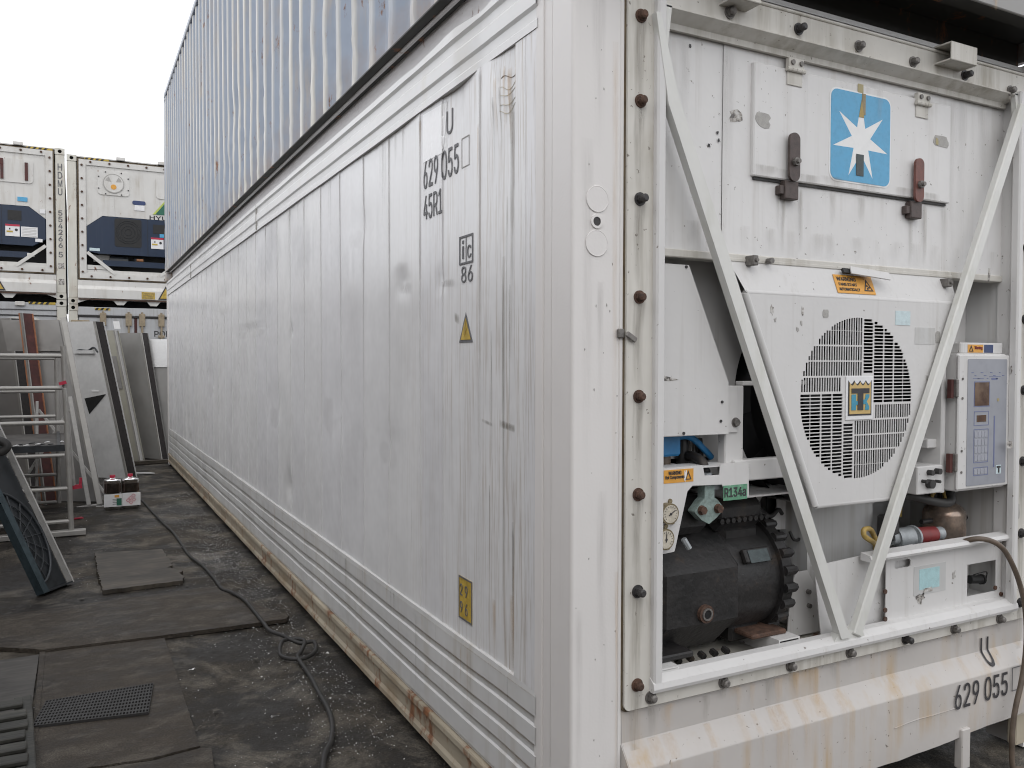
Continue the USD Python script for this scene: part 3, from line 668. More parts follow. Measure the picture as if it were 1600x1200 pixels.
# fan plate with opening, dark drum behind
FR = .41
hole = disc(1.225, 1.511, FR, 20)
FP = .20
obj('fan_plate', ext_xz(sbox(.297, 1.24, 2.14, 2.035).difference(hole), FP, FP+.004), 'white_clean', C)
obj('fan_drum', cat(ext_xz(hole, FP+.10, FP+.102), [sheet((1.225+FR*math.cos(a), FP, 1.511+FR*math.sin(a)), (1.225+FR*math.cos(a), FP+.09, 1.511+FR*math.sin(a)),
      (1.225+FR*math.cos(b), FP, 1.511+FR*math.sin(b)), (1.225+FR*math.cos(b), FP+.09, 1.511+FR*math.sin(b))) for a, b in zip(np.linspace(0, 2*math.pi, 33)[:-1], np.linspace(0, 2*math.pi, 33)[1:])]), 'dark_hole', C)
fan = []
for k in range(5):
    a0 = k*2*math.pi/5
    A, R_ = np.meshgrid(np.linspace(0, .85, 6), np.linspace(.06, .38, 5), indexing='ij')
    fan.append(grid(np.stack([1.225+R_*np.cos(a0+A), FP+.01+.07*A/.85, 1.511+R_*np.sin(a0+A)], -1)))
obj('fan_blade', cat(fan, cyl((1.225, FP, 1.511), (1.225, FP+.08, 1.511), .065, 16)), 'black', C, 40)
t_ = np.linspace(0, 2*math.pi, 41)
obj('fan_shroud', grid(np.stack([np.stack([1.225+.312*np.cos(t_), 0*t_+yq, 1.511+.312*np.sin(t_)], -1) for yq in (.006, FP+.02)], 0)), 'black', C, 60)
# --- fan cover with the slotted grille
gcx, gcz, R = 1.225, 1.511, .292
def slots():
    out = []
    for r0, r1, xe in ((.244, .293, .017), (.1925, .2425, .017), (.137, .187, .017), (.082, .132, .017), (.026, .0755, -.092)):
        u = xe-.0042
        while u > -R:
            s = math.sqrt(max(R*R-u*u, 0)); top = min(r1, s)
            if top-r0 > .012: out.append((u-.0044, u+.0044, r0, top))
            u -= .0125
    return out
def rot(g, k): return affinity.rotate(g, -90*k, origin=(0, 0))
sl = []
for (u0, u1, v0, v1) in slots():
    for k in range(4): sl.append(affinity.translate(rot(sbox(u0, v0, u1, v1), k), gcx, gcz))
cv = [(.680, 1.874), (1.786, 1.874), (1.418, 1.130), (1.020, 1.130)]
cp = Polygon(cv).buffer(-.012).buffer(.012, 4)
holes = [list(s.exterior.coords) for s in sl if cp.contains(s)]
plate = Polygon(list(cp.exterior.coords), holes)
cover = obj('fan_cover', ext_xz(plate, 0.0, .003), 'white_clean', C)
top = [(.636, 1.990), (1.800, 1.990)]
walls = [sheet((.680, .0015, 1.874), (1.786, .0015, 1.874), (.636, .044, 1.985), (1.800, .044, 1.985)),
         sheet((1.020, .002, 1.130), (1.418, .002, 1.130), (1.020, .30, 1.130), (1.418, .30, 1.130)),
         sheet((.680, .002, 1.874), (1.020, .002, 1.130), (.680, .10, 1.874), (1.020, .10, 1.130)),
         sheet((1.786, .002, 1.874), (1.418, .002, 1.130), (1.786, .10, 1.874), (1.418, .10, 1.130))]
obj('cover_side', cat(walls), 'white_clean', cover)
obj('cover_round', cat(tube([(.684, .011, 1.872), (1.023, .011, 1.133)], .013, 10), tube([(1.782, .011, 1.872), (1.415, .011, 1.133)], .013, 10), tube([(.684, .011, 1.872), (1.782, .011, 1.872)], .012, 10), tube([(1.023, .012, 1.133), (1.415, .012, 1.133)], .013, 10)), 'white_clean', cover, 60)
obj('cover_edge', box(.63, 1.806, .038, .046, 1.978, 1.990, .002), 'white_flange', cover)
obj('drip_flap', bar((1.19, .012, 1.975), (1.37, -.012, 1.958), .006, .03, (0, 0.4, 1), .001), 'white_clean', cover)
obj('flap_gap', bar((1.16, .022, 1.972), (1.30, .018, 1.968), .01, .018, (0, .4, 1)), 'black', cover)
for px, py, s in ((1175, 405, 1), (1478, 440, 1)):
    x, zc = E(px, py, .02)
    obj('cover_clip', cat(box(x-.012, x+.012, .0, .05, zc-.022, zc+.012, .003), cyl((x, .0, zc-.005), (x, -.008, zc-.005), .006, 8)), 'grey_bolt', cover)
x, zc = E(1201, 408, .03); obj('cover_screw', cyl((x, .035, zc), (x, .012, zc), .010, 10), 'grey_bolt', cover)
# grille backing screen: coil fins behind the lower slots

# badge
bx, bz = 1.2265, 1.511
obj('badge_plate', box(bx-.070, bx+.073, -.004, -.0005, bz-.078, bz+.080, .001), 'sticker_white', cover)
w0, w1, h0, h1 = bx-.057, bx+.060, bz-.060, bz+.062
def shield(o):
    pts = [(w0-o, h0-o), (w1+o, h0-o), (w1+o, h1+o)]
    n_ = 4; wv = (w1-w0+2*o)/n_
    for k in range(n_):
        xr = w1+o-k*wv
        for t in np.linspace(0.1, .9, 7):
            pts.append((xr-wv*t, h1+o-.013*math.sin(math.pi*t)))
        pts.append((xr-wv, h1+o))
    return Polygon(pts).buffer(0)
bd = obj('badge', ext_xz(shield(.003), -.0052, -.0042), 'ink', cover, label='gold badge with black T over blue K')
obj('badge_field', ext_xz(shield(-.003), -.0062, -.0053), 'gold', bd)
obj('badge_letter', ext_xz(unary_union([sbox(bx-.045, bz+.018, bx+.048, bz+.036), sbox(bx-.013, bz-.043, bx+.016, bz+.019)]), -.0082, -.0063), 'ink', bd)
kk = unary_union([sbox(bx-.045, bz-.043, bx-.022, bz+.014), sbox(bx-.022, bz-.024, bx-.013, bz-.010),
                  Polygon([(bx+.016, bz-.022), (bx+.03, bz-.022), (bx+.026, bz-.043), (bx+.048, bz-.043), (bx+.048, bz-.03), (bx+.034, bz-.012), (bx+.048, bz+.004), (bx+.048, bz+.014), (bx+.030, bz+.014), (bx+.026, bz-.004), (bx+.016, bz-.006)])])
for kp_ in polys(kk): obj('badge_letter', ext_xz(kp_, -.0078, -.0063), 'logo_cyan', bd)
# fan warning sticker
def sticker(px0, py0, px1, py1, mat, yy, parent, name='sticker', slope=0):
    x0, z1 = E(px0, py0, yy); x1, z0 = E(px1, py1, yy)
    return (x0, x1, z0, z1), obj(name, box(x0, x1, yy-.0015, yy, z0, z1), mat, parent)
sx0, sx1, sz0, sz1 = 1.118, 1.322, 1.888, 1.955
# it sits on the sloping top of the cover
def on_slope(mesh):
    v = np.array(mesh.vertices); k = (v[:, 2]-1.874)/(1.985-1.874); v[:, 1] += .0015+k*.0425; mesh.vertices = v; return mesh
wsx0, wsx1, wsz0, wsz1 = 1.120, 1.320, 1.890, 1.958
st = obj('sticker', on_slope(box(wsx0, wsx1, -.003, -.0014, wsz0, wsz1)), 'orange', cover, label='orange warning sticker')
obj('sticker_text', on_slope(cat(text_end('WARNING', wsx0+.012, wsz1-.022, .014, -.003, .10, True), text_end('FANS START', wsx0+.016, wsz1-.040, .010, -.003, .095, True), text_end('AUTOMATICALLY', wsx0+.012, wsz1-.058, .010, -.003, .108, True))), 'ink', st)
tri = Polygon([(wsx1-.058, wsz0+.012), (wsx1-.010, wsz0+.012), (wsx1-.034, wsz0+.057)])
obj('sticker_symbol', on_slope(cat(ext_xz(tri.difference(tri.buffer(-.004)), -.0042, -.003), ext_xz(unary_union([disc(wsx1-.034+.006*math.cos(a), wsz0+.026+.006*math.sin(a), .004, 3) for a in (0, 2.1, 4.2)]), -.0042, -.003))), 'ink', st)
obj('sticker', box(*[E(1399, 488)[0], E(1422, 488)[0]], -.0015, 0, E(1410, 508)[1], E(1410, 486)[1]), 'sticker_pale', cover)
obj('sticker', box(*[E(1430, 488)[0], E(1461, 488)[0]], -.0012, 0, E(1445, 538)[1], E(1445, 512)[1]), 'white_inner', cover, label='bleached paper sticker')
patch(1465, 527, .03, .05, 'sticker_grey', -.0001, cover, 4)
patch(1290, 490, .03, .03, 'sticker_grey', -.0001, cover, 8, .1)
patch(1206, 484, .018, .04, 'sticker_torn', -.0001, cover, 1, .6); patch(1254, 488, .012, .05, 'sticker_torn', -.0001, cover, 2, .7)
for px, py in ((1211, 500), (1252, 505), (1246, 515), (1448, 590)): patch(px, py, .014, .02, 'sticker_grey', -.0001, cover, py, .6)

# --- V brace
def brace(x0, z0, x1, z1): return bar((x0, -.024, z0), (x1, -.024, z1), .046, .032, (0, -1, 0), .005)
obj('brace', ext_xz([(.272, 2.70), (.290, 2.70), (.360, 2.46), (1.154, .655), (1.110, .655), (.322, 2.43)], -.038, -.008), 'white_brace', C)
obj('brace', brace(2.142, 2.690, 1.192, .655), 'white_brace', C)
obj('brace_foot', ext_xz([(1.08, .645), (1.24, .645), (1.205, .70), (1.165, .665), (1.125, .70)], -.03, .0), 'white_brace', C)
obj('brace_gusset', ext_xz([(.295, 2.74), (.345, 2.74), (.318, 2.52), (.295, 2.45)], -.022, -.002), 'white_brace', C)
obj('brace_gusset', ext_xz([(2.143, 2.74), (2.10, 2.74), (2.12, 2.60), (2.143, 2.56)], -.022, -.002), 'white_brace', C)

# --- left: shield panel and its supports
SY = .055
shp = [(.300, 1.957), (.482, 1.957), (.488, 1.945), (.656, 1.572), (.658, 1.398), (.300, 1.402)]
sh = obj('shield_panel', ext_xz(Polygon(shp), SY, SY+.003), 'white_clean', C)
obj('panel_fold', cat(bar((.485, SY+.022, 1.95), (.656, SY+.022, 1.572), .004, .040, (0, 1, 0)), box(.300, .658, SY+.003, SY+.04, 1.398, 1.401)), 'white_clean', sh)
for px, py in ((1072, 417), (1068, 677), (1128, 628), (1126, 658)):
    x, zc = E(px, py, SY); obj('rivet', ext_xz(disc(x, zc, .005, 4), SY-.003, SY+.001), 'dark_bolt', sh)
pts = [E(1029, 595, SY), E(1029, 581, SY), E(1034, 586, SY), E(1041, 588, SY), E(1050, 590, SY), E(1060, 593, SY), E(1050, 595, SY)]
obj('paint_chip', ext_xz(Polygon(pts).buffer(0), SY-.001, SY), 'sticker_torn', sh)
br = obj('bracket_post', box(.662, .745, .075, .115, 1.215, 1.560, .004), 'white_clean', C)
obj('bracket_plate', box(.640, .712, .068, .074, 1.40, 1.558, .002), 'white_clean', br)
for zc in (1.435, 1.245):
    obj('bolt', cat(cyl((.70, .068, zc), (.70, .056, zc), .013, 6), ext_xz(disc(.70, zc, .017, 5), .066, .070)), 'grey_bolt', br)
obj('cross_bar', box(.745, 1.05, .08, .12, 1.560, 1.575, .003), 'white_clean', br)
obj('cross_bar', box(.690, 1.02, .060, .10, 1.232, 1.305, .004), 'white_clean', br)
obj('shelf', box(.70, 1.10, .10, .32, 1.165, 1.171), 'white_clean', br)
obj('ledge', box(.46, .80, .28, .44, 1.765, 1.80, .003), 'white_clean', C)
obj('cross_bar', box(.30, .70, .20, .24, 1.29, 1.305), 'white_clean', br)
# wiring
obj('cable', tube([(.60, .27, 1.70), (.70, .24, 1.69), (.80, .22, 1.65), (.86, .25, 1.58)], .006, 6, 6), 'rubber', C, 60)
obj('cable', tube([E(1196, 744, .25)+(.25,), E(1205, 775, .25)+(.25,)], .014, 8), 'rubber', C) if False else None
# solenoid and little valves
def pt(px, py, yy): a = E(px, py, yy); return (a[0], yy, a[1])
x, zc = E(1040, 696, .16)
sol = obj('solenoid_coil', box(x-.045, x+.045, .13, .21, zc-.035, zc+.045, .008), 'solenoid_blue', C)
obj('solenoid_stem', cyl((x, .17, zc-.035), (x, .17, zc-.10), .024, 12), 'hose_brown', sol)
x2, z2 = E(1066, 700, .18)
obj('valve_body', cat(cyl((x2, .18, z2+.05), (x2, .18, z2-.08), .022, 12), tube([(x2, .18, z2-.05), (x2+.05, .18, z2-.06), (x2+.08, .18, z2-.03), (x2+.075, .18, z2+.03)], .011, 8, 6)), 'black_metal', sol)
obj('hose', tube([(x, .15, zc+.02), (x+.08, .14, zc+.03), (x+.16, .15, zc-.02), (x+.2, .16, zc-.05)], .012, 8, 6), 'solenoid_blue', sol, 60)
for k in range(3):
    obj('pipe', tube([pt(1076+k*5, 682, .2), pt(1080+k*5, 735, .2)], .005, 6), 'grey_bolt', C)
# manifold plate with gauges
MY = .035
mo = [E(1024, 733, MY), E(1098, 727, MY), E(1101, 743, MY), E(1124, 742, MY), E(1126, 725, MY), E(1170, 722, MY), E(1170, 776, MY), E(1135, 781, MY), E(1134, 768, MY), E(1128, 757, MY),
      E(1082, 759, MY), E(1074, 768, MY), E(1072, 778, MY), E(1054, 862, MY), E(1024, 868, MY)]
mp = Polygon(mo).buffer(-.006).buffer(.006, 4)
man = obj('gauge_plate', ext_xz(mp, MY, MY+.004), 'white_clean', C)
obj('plate_fold', cat(box(.345, .745, MY+.004, MY+.10, 1.292, 1.296)), 'white_clean', man)
for px, py in ((1047, 803), (1040, 843)):
    x, zc = E(px, py, MY-.02)
    gz_ = obj('gauge', cat(cyl((x, MY-.022, zc), (x, MY, zc), .034, 24), [cyl((x+.040*math.cos(a), MY-.004, zc+.040*math.sin(a)), (x+.040*math.cos(a), MY, zc+.040*math.sin(a)), .008, 8) for a in (-.9, 1.2, 3.3)]), 'brass', man, 30)
    obj('gauge_face', cyl((x, MY-.0235, zc), (x, MY-.021, zc), .029, 24), 'gauge_face', gz_)
    a = rng.uniform(.3, 1.0) if py < 820 else 1.5
    tk = [bar((x+.021*math.cos(t), MY-.0242, zc+.021*math.sin(t)), (x+.026*math.cos(t), MY-.0242, zc+.026*math.sin(t)), .0012, .001, (0, 1, 0)) for t in np.linspace(-.7, 3.84, 13)]
    obj('needle', cat(bar((x-.009*math.cos(a), MY-.025, zc-.009*math.sin(a)), (x+.020*math.cos(a), MY-.025, zc+.020*math.sin(a)), .0028, .001, (0, 1, 0)), cyl((x, MY-.0265, zc), (x, MY-.0235, zc), .004, 8), tk), 'ink', gz_)
q0, q1 = E(1037, 735, MY), E(1083, 752, MY)
ws = obj('sticker', box(q0[0], q1[0], MY-.0015, MY, q1[1], q0[1]), 'orange', man, label='orange hot components sticker')
obj('sticker_text', cat(text_end('WARNING', q0[0]+.018, q0[1]-.016, .011, MY-.0015, .052, True), text_end('Hot Components', q0[0]+.005, q0[1]-.029, .010, MY-.0015, .078, True)), 'ink', ws)
tx = q1[0]-.022; tz = (q0[1]+q1[1])/2
t3 = Polygon([(tx-.013, tz-.014), (tx+.013, tz-.014), (tx, tz+.016)])
obj('sticker_symbol', ext_xz(t3.difference(t3.buffer(-.003)), MY-.0028, MY-.0015), 'ink', ws)
patch(1071, 744, .014, .042, 'sticker_white', MY-.0016, ws, 3, .6)
q0, q1 = E(1130, 759, MY), E(1167, 779, MY)
gs = obj('sticker', box(q0[0], q1[0], MY-.0015, MY, q1[1], q0[1]), 'green_sticker', man, label='green refrigerant sticker')
obj('sticker_text', text_end('R134a', q0[0]+.004, q1[1]+.012, .030, MY-.0016, (q1[0]-q0[0])-.010, True), 'ink', gs)

# --- compressor
cz, cy, CR = .862, .265, .200
cp_ = obj('compressor', cyl((.70, cy, cz), (.945, cy, cz), CR, 36), 'black_metal', C, 40)
def octx(x0, x1, y0, y1, z0, z1, c, ins=.02):
    P = []
    for xx, i in ((x0, ins), (x0+ins, 0), (x1-ins, 0), (x1, ins)):
        for (a, b) in ((y0+i, z0+c), (y0+i, z1-c), (y0+c, z1-i), (y1-c, z1-i), (y1-i, z1-c), (y1-i, z0+c), (y1-c, z0+i), (y0+c, z0+i)): P.append((xx, a, b))
    return trimesh.Trimesh(np.array(P)).convex_hull
obj('crankcase', octx(.36, .755, .060, .45, .640, 1.065, .125, .045), 'black_metal', cp_)
obj('crankcase_cover', octx(.300, .375, .085, .43, .655, 1.03, .11, .012), 'black_metal', cp_)
obj('barrel_rib', octx(.70, .90, cy-CR*.62, cy+CR*.3, cz+.10, cz+CR+.012, .03, .03), 'black_metal', cp_)
obj('cylinder_head', octx(.44, .62, .10, .40, 1.055, 1.185, .03, .02), 'black_metal', cp_)
obj('cylinder_head', octx(.66, .90, .12, .42, 1.045, 1.165, .035, .03), 'black_metal', cp_)
obj('end_flange', cat(cyl((.915, cy, cz), (.960, cy, cz), CR+.018, 36), cyl((.960, cy, cz), (.985, cy, cz), CR-.02, 30, CR-.07)), 'black_metal', cp_, 40)
for k in range(22):
    a = 2*math.pi*k/22+.1; yy, zz = cy+(CR+.016)*math.cos(a), cz+(CR+.016)*math.sin(a)
    obj('flange_bolt', cat(cyl((.920, yy, zz), (.966, yy, zz), .018, 12), cyl((.966, yy, zz), (.978, yy, zz), .013, 6)), 'black_metal', cp_)
for k in range(9):
    obj('head_bolt', cyl((.675+k*.026, .118, 1.09), (.675+k*.026, .100, 1.09), .010, 6), 'black_metal', cp_)
for k in range(10):
    a = math.pi*(1.02+k*.095)
    yy, zz = .255+.18*math.cos(a), .845+.195*math.sin(a)
    obj('case_bolt', cyl((.33, yy, max(zz, .652)), (.296, yy, max(zz, .652)), .016, 6), 'black_metal', cp_)
for k in range(6):
    obj('sump_bolt', cyl((.41+k*.052, .085, .655), (.41+k*.052, .062, .650), .012, 6), 'black_metal', cp_)
x, zc = E(1105, 960, .045)
sg = obj('sight_glass', cat(cyl((x, .062, zc), (x, .045, zc), .030, 20)), 'rust', cp_, 30)
obj('sight_lens', cyl((x, .0455, zc), (x, .043, zc), .015, 16), 'dark_hole', sg)
obj('sight_ring', ext_xz(ring(x, zc, .015, .021), .040, .046), 'grey_bolt', sg)
# suction service valve
x, zc = E(1105, 795, .06)
vl = obj('service_valve', ext_xz(Polygon([(x-.058, zc-.004), (x-.030, zc+.026), (x-.016, zc+.036), (x-.016, zc+.078), (x+.018, zc+.078), (x+.018, zc+.036), (x+.034, zc+.026), (x+.060, zc-.002), (x+.03, zc-.028), (x, zc-.045), (x-.03, zc-.030)]).buffer(.004, 3), .050, .085), 'verdigris', cp_)
for dx in (-.034, .036):
    obj('valve_bolt', cat(cyl((x+dx, .05, zc), (x+dx, .034, zc), .014, 6), ext_xz(disc(x+dx, zc, .016, 5), .046, .051)), 'rust', vl)
obj('valve_stem', cat(cyl((x, .07, zc+.078), (x, .07, zc+.12), .022, 12), cyl((x+.02, .07, zc+.075), (x+.075, .07, zc+.075), .017, 12)), 'cast_grey', vl)
obj('pipe', tube([(x, .07, zc+.12), (x, .10, zc+.16), (x, .2, zc+.17), (x, .4, zc+.17)], .018, 10, 6), 'black_metal', cp_, 60)
npx, npz = E(1183, 867, .075)
plate_ = ext_xz(sbox(npx-.045, npz-.022, npx+.045, npz+.022), -.001, .001); 
v = np.array(plate_.vertices); th = math.radians(28); dz_ = v[:, 2]-npz
v[:, 1], v[:, 2] = .066+v[:, 1]+dz_*math.sin(th)+.0, npz+dz_*math.cos(th); plate_.vertices = v
obj('name_plate', plate_, 'tape_dark', cp_)
obj('name_plate_mount', bar((npx-.06, .080, npz-.002), (npx+.06, .080, npz-.002), .024, .05, (0, math.sin(th), math.cos(th)), .004), 'black_metal', cp_)
obj('plug', tube([pt(1068, 842, .05), pt(1077, 857, .045)], .010, 8), 'cast_grey', cp_)
# mounting rails and feet
def channel(x0, x1, y0, y1, z0, z1, t=.005): return cat(box(x0, x0+t, y0, y1, z0, z1), box(x1-t, x1, y0, y1, z0, z1), box(x0+t, x1-t, y0, y1, z1-t, z1), box(x0+t, x1-t, y0, y1, z0, z0+t))
obj('mount_rail', channel(.865, .965, .02, .42, .611, .672), 'white_clean', C)
obj('mount_rail', channel(.302, .408, .00, .42, .611, .668), 'white_clean', C)
obj('mount_foot', box(.78, .945, .060, .44, .673, .690, .005), 'rust', cp_)
obj('mount_foot', box(.305, .50, .035, .44, .669, .690, .005), 'black_metal', cp_)
obj('mount_leg', box(.76, .90, .15, .40, .64, .70, .01), 'black_metal', cp_)
obj('bolt', cyl((.34, .06, .69), (.34, .06, .712), .014, 6), 'rust', cp_)
# wiring plate right of the compressor
wp = sbox(.78, 1.05, 1.16, 1.30) if False else Polygon([(.86, 1.165), (1.22, 1.165), (1.22, .985), (1.02, 1.00), (.86, 1.06)])
obj('wiring_plate', ext_xz(wp.difference(affinity.rotate(affinity.scale(disc(1.055, 1.085, .055, 8), .85, 1.1), -20)), .27, .274), 'white_clean', C)
obj('cable', tube([(.98, .24, 1.09), (1.02, .22, 1.06), (1.07, .23, 1.08), (1.10, .24, 1.06)], .008, 6, 6), 'rubber', C, 60)
obj('cable', tube([(.86, .2, 1.14), (.90, .19, 1.11), (.94, .19, 1.08)], .014, 8, 4), 'rubber', C, 60)
obj('cable', tube([(.98, .2, 1.03), (1.03, .19, .99), (1.06, .2, .96), (1.0, .2, .95), (.95, .2, .96)], .006, 6, 6), 'rubber', C, 60)
obj('cable', tube([(1.10, .2, 1.0), (1.11, .19, .97), (1.15, .2, .965), (1.19, .22, .99)], .006, 6, 6), 'rubber', C, 60)
obj('side_bracket', cat(ext_xz(Polygon([(1.03, .62), (1.20, .62), (1.17, .80), (1.13, .86), (1.07, .86), (1.045, .80)]), .14, .144)), 'white_clean', C)
for px, py in ((1265, 925), (1266, 947)):
    x, zc = E(px, py, .13); obj('bolt', cyl((x, .14, zc), (x, .128, zc), .009, 8), 'grey_bolt', C)
obj('divider', box(1.15, 1.17, .16, .45, .62, 1.16), 'white_inner', C)
obj('divider_gap', box(1.08, 1.15, .30, .304, .85, 1.12), 'black', C)
obj('coil_shroud', box(1.19, 1.56, .20, .21, .65, 1.16), 'white_inner', C)

# --- lower middle plate and right lower panel
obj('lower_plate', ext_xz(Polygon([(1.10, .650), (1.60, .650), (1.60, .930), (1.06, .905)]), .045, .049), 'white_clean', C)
RPY = .020
rp = Polygon([(1.415, .655), (2.134, .640), (2.134, .912), (1.415, .912)])
q0, q1 = E(1506, 886, RPY), E(1560, 932, RPY)
hole2 = sbox(1.905, .690, 2.095, .820)
slot = rrect(*[E(1398, 876, RPY)[0], E(1423, 876, RPY)[0]], E(1410, 887, RPY)[1], E(1410, 875, RPY)[1], .010)
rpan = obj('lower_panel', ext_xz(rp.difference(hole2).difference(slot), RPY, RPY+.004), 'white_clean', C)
obj('panel_rib', ext_yz([(.03, .905), (-.012, .905), (-.018, .915), (-.012, .928), (.03, .934)], 1.285, 2.136), 'white_clean', rpan)
obj('hole_box', cat(box(1.88, 2.13, .16, .164, .66, .84), box(1.88, 2.13, RPY+.005, .16, .655, .660)), 'white_inner', rpan)
x, zc = E(1525, 905, .07)
obj('socket_plug', cat(cyl((x-.03, .08, zc), (x+.03, .07, zc-.004), .018, 12), cyl((x+.03, .07, zc-.004), (x+.04, .07, zc-.005), .022, 12), tube([(x-.02, .07, zc+.02), (x+.0, .05, zc+.032), (x+.04, .05, zc+.03), (x+.045, .055, zc)], .0025, 6, 5)), 'black', rpan)
for px, py in ((1382, 924), (1382, 953), (1382, 967), (1554, 918), (1563, 928)):
    x, zc = E(px, py, RPY); obj('rivet', ext_xz(disc(x, zc, .009, 5), RPY-.006, RPY), 'rust', rpan)
q0, q1 = E(1428, 886, RPY), E(1477, 922, RPY)
obj('sticker', box(q0[0], q1[0], RPY-.0012, RPY, q1[1]+.0, q0[1]), 'white_inner', rpan, label='bleached sticker border')
q0, q1 = E(1436, 890, RPY), E(1467, 916, RPY)
obj('sticker', box(q0[0], q1[0], RPY-.0022, RPY-.0013, q1[1], q0[1]), 'sticker_cyan', rpan)
patch(1450, 921, .07, .02, 'sticker_torn', RPY-.0023, rpan, 2, .6); patch(1438, 935, .06, .05, 'sticker_torn', RPY, rpan, 9, .85); patch(1490, 900, .03, .05, 'sticker_grey', RPY, rpan, 7, .8)
obj('panel_seam', box(1.425, 2.134, RPY-.001, RPY+.003, .640, .644), 'rust', rpan)

# --- controller box
KY = -.005
kx0, kx1, kz0, kz1 = 1.800, 2.118, 1.135, 1.672
kb = obj('control_box', box(kx0, kx1, KY+.012, .20, kz0-.008, kz1+.006, .004), 'white_clean', C)
obj('box_door', box(kx0-.006, kx1+.006, KY, KY+.011, kz0, kz1, .004), 'white_clean', kb)
obj('box_cap', box(kx0+.03, kx1-.01, KY+.02, .18, kz1+.006, kz1+.050, .004), 'white_clean', kb)
px0, px1 = 1.848, 2.104
face = obj('keypad_panel', ext_xz(rrect(px0, px1, kz0+.012, kz1-.016, .006), KY-.002, KY), 'panel_grey', kb)
fy = KY-.002
obj('display', box(1.892, 1.985, fy-.0012, fy, 1.468, 1.562), 'display', face)
def frame2(x0, x1, z0, z1, t=.0025): return ext_xz(sbox(x0, z0, x1, z1).difference(sbox(x0+t, z0+t, x1-t, z1-t)), fy-.0008, fy)
obj('display_frame', cat(frame2(1.888, 1.989, 1.464, 1.566, .003), frame2(1.890, 1.985, 1.388, 1.446)), 'panel_blue', face)
obj('display', box(1.908, 1.968, fy-.0012, fy, 1.403, 1.430), 'display', face)
obj('key_frame', cat(frame2(1.890, 1.985, 1.238, 1.374), frame2(1.890, 1.985, 1.186, 1.220)), 'panel_blue', face)
for r_ in range(4):
    for c_ in range(4):
        obj('key', ext_xz(rrect(1.8955+c_*.0218, 1.8955+.0185+c_*.0218, 1.246+r_*.0315, 1.246+.0245+r_*.0315, .003), fy-.0015, fy), 'sticker_grey' if False else 'panel_key', face) if 'panel_key' in M else None
plain('panel_key', (.31, .32, .36), .45, var=.06)
for r_ in range(4):
    for c_ in range(4):
        obj('key', ext_xz(rrect(1.8955+c_*.0218, 1.8955+.0185+c_*.0218, 1.246+r_*.0315, 1.246+.0245+r_*.0315, .003), fy-.0015, fy), 'panel_key', face)
for c_ in range(4):
    obj('key', ext_xz(rrect(1.8955+c_*.0218, 1.8955+.0185+c_*.0218, 1.192, 1.214, .003), fy-.0015, fy), 'panel_key', face)
obj('scale_line', cat(box(2.020, 2.027, fy-.0008, fy, 1.215, 1.425), [box(1.87+.02*k, 1.87+.02*k+rng.uniform(.008, .018), fy-.0006, fy, 1.60-.012*(k % 3), 1.603-.012*(k % 3)) for k in range(11)], [box(1.88, 1.95, fy-.0006, fy, 1.577, 1.579), box(1.985, 2.06, fy-.0006, fy, 1.585, 1.587)], box(2.0, 2.04, fy-.0006, fy, 1.572, 1.580)), 'panel_blue', face, kind='stuff')
obj('logo_tile', box(2.040, 2.072, fy-.001, fy, 1.186, 1.222), 'sticker_pale', face)
obj('logo_letter', ext_xz(unary_union([sbox(2.043, 1.210, 2.069, 1.218), sbox(2.052, 1.190, 2.061, 1.211)]), fy-.002, fy-.001), 'ink', face)
obj('indicator', ext_xz(disc(2.046, 1.49, .007, 5), fy-.001, fy), 'tape_tan', face)
q = obj('sticker', box(1.876, 1.975, KY+.0185, KY+.020, kz1+.010, kz1+.042), 'orange', kb)
obj('sticker_symbol', ext_xz(Polygon([(1.882, kz1+.014), (1.910, kz1+.014), (1.896, kz1+.039)]).difference(Polygon([(1.888, kz1+.017), (1.904, kz1+.017), (1.896, kz1+.032)])), KY+.0172, KY+.0185), 'ink', q)
obj('sticker_text', cat(text_end('Warning', 1.918, kz1+.027, .011, KY+.0185, .05, True), text_end('live parts', 1.918, kz1+.014, .008, KY+.0185, .05)), 'valve_red', q) if False else obj('sticker_text', text_end('Warning', 1.918, kz1+.024, .012, KY+.0185, .05, True), 'valve_red', q)
obj('sticker', box(1.983, 2.040, KY+.0185, KY+.020, kz1+.010, kz1+.042), 'blue_navy', kb)
for zc in (1.577, 1.500, 1.290, 1.205):
    obj('screw', ext_xz(disc(1.817, zc, .005, 4), KY-.003, KY), 'grey_bolt', kb)
for zc in (1.54, 1.245):
    obj('hinge', box(kx0-.018, kx0-.004, KY+.0, KY+.02, zc-.035, zc+.035, .002), 'grey_bolt', kb)
    obj('hinge_gap', box(kx0-.034, kx0-.019, KY+.012, KY+.03, zc-.04, zc+.035), 'wood_dark', kb)
for zc in (1.565, 1.305):
    obj('knob', cyl((kx1+.016, KY+.004, zc), (kx1+.016, KY-.022, zc), .012, 14), 'dark_bolt', kb, 30)
    obj('knob_tab', box(kx1, kx1+.03, KY+.004, KY+.012, zc-.018, zc+.018, .002), 'white_clean', kb)
obj('side_frame', cat(box(1.70, 1.80, .06, .12, 1.30, 1.335, .003), box(1.755, 1.782, .04, .2, 1.12, 1.70, .003)), 'white_clean', kb)
jb = obj('junction_box', box(1.60, 1.755, .03, .14, 1.125, 1.235, .004), 'white_clean', C)
for dx, dz, r_ in ((.055, .082, .011), (.10, .085, .012), (.055, .038, .018), (.02, .05, .007), (.10, .045, .006)):
    obj('plug', cyl((1.61+dx, .03, 1.128+dz), (1.61+dx, .008, 1.128+dz), r_, 10), 'dark_bolt', jb)
obj('cable', tube([(1.60, .10, 1.115), (1.66, .09, 1.105), (1.74, .06, 1.085), (1.82, .06, 1.072), (1.87, .07, 1.08), (1.885, .09, 1.12)], .017, 10, 8), 'rubber', C, 60)
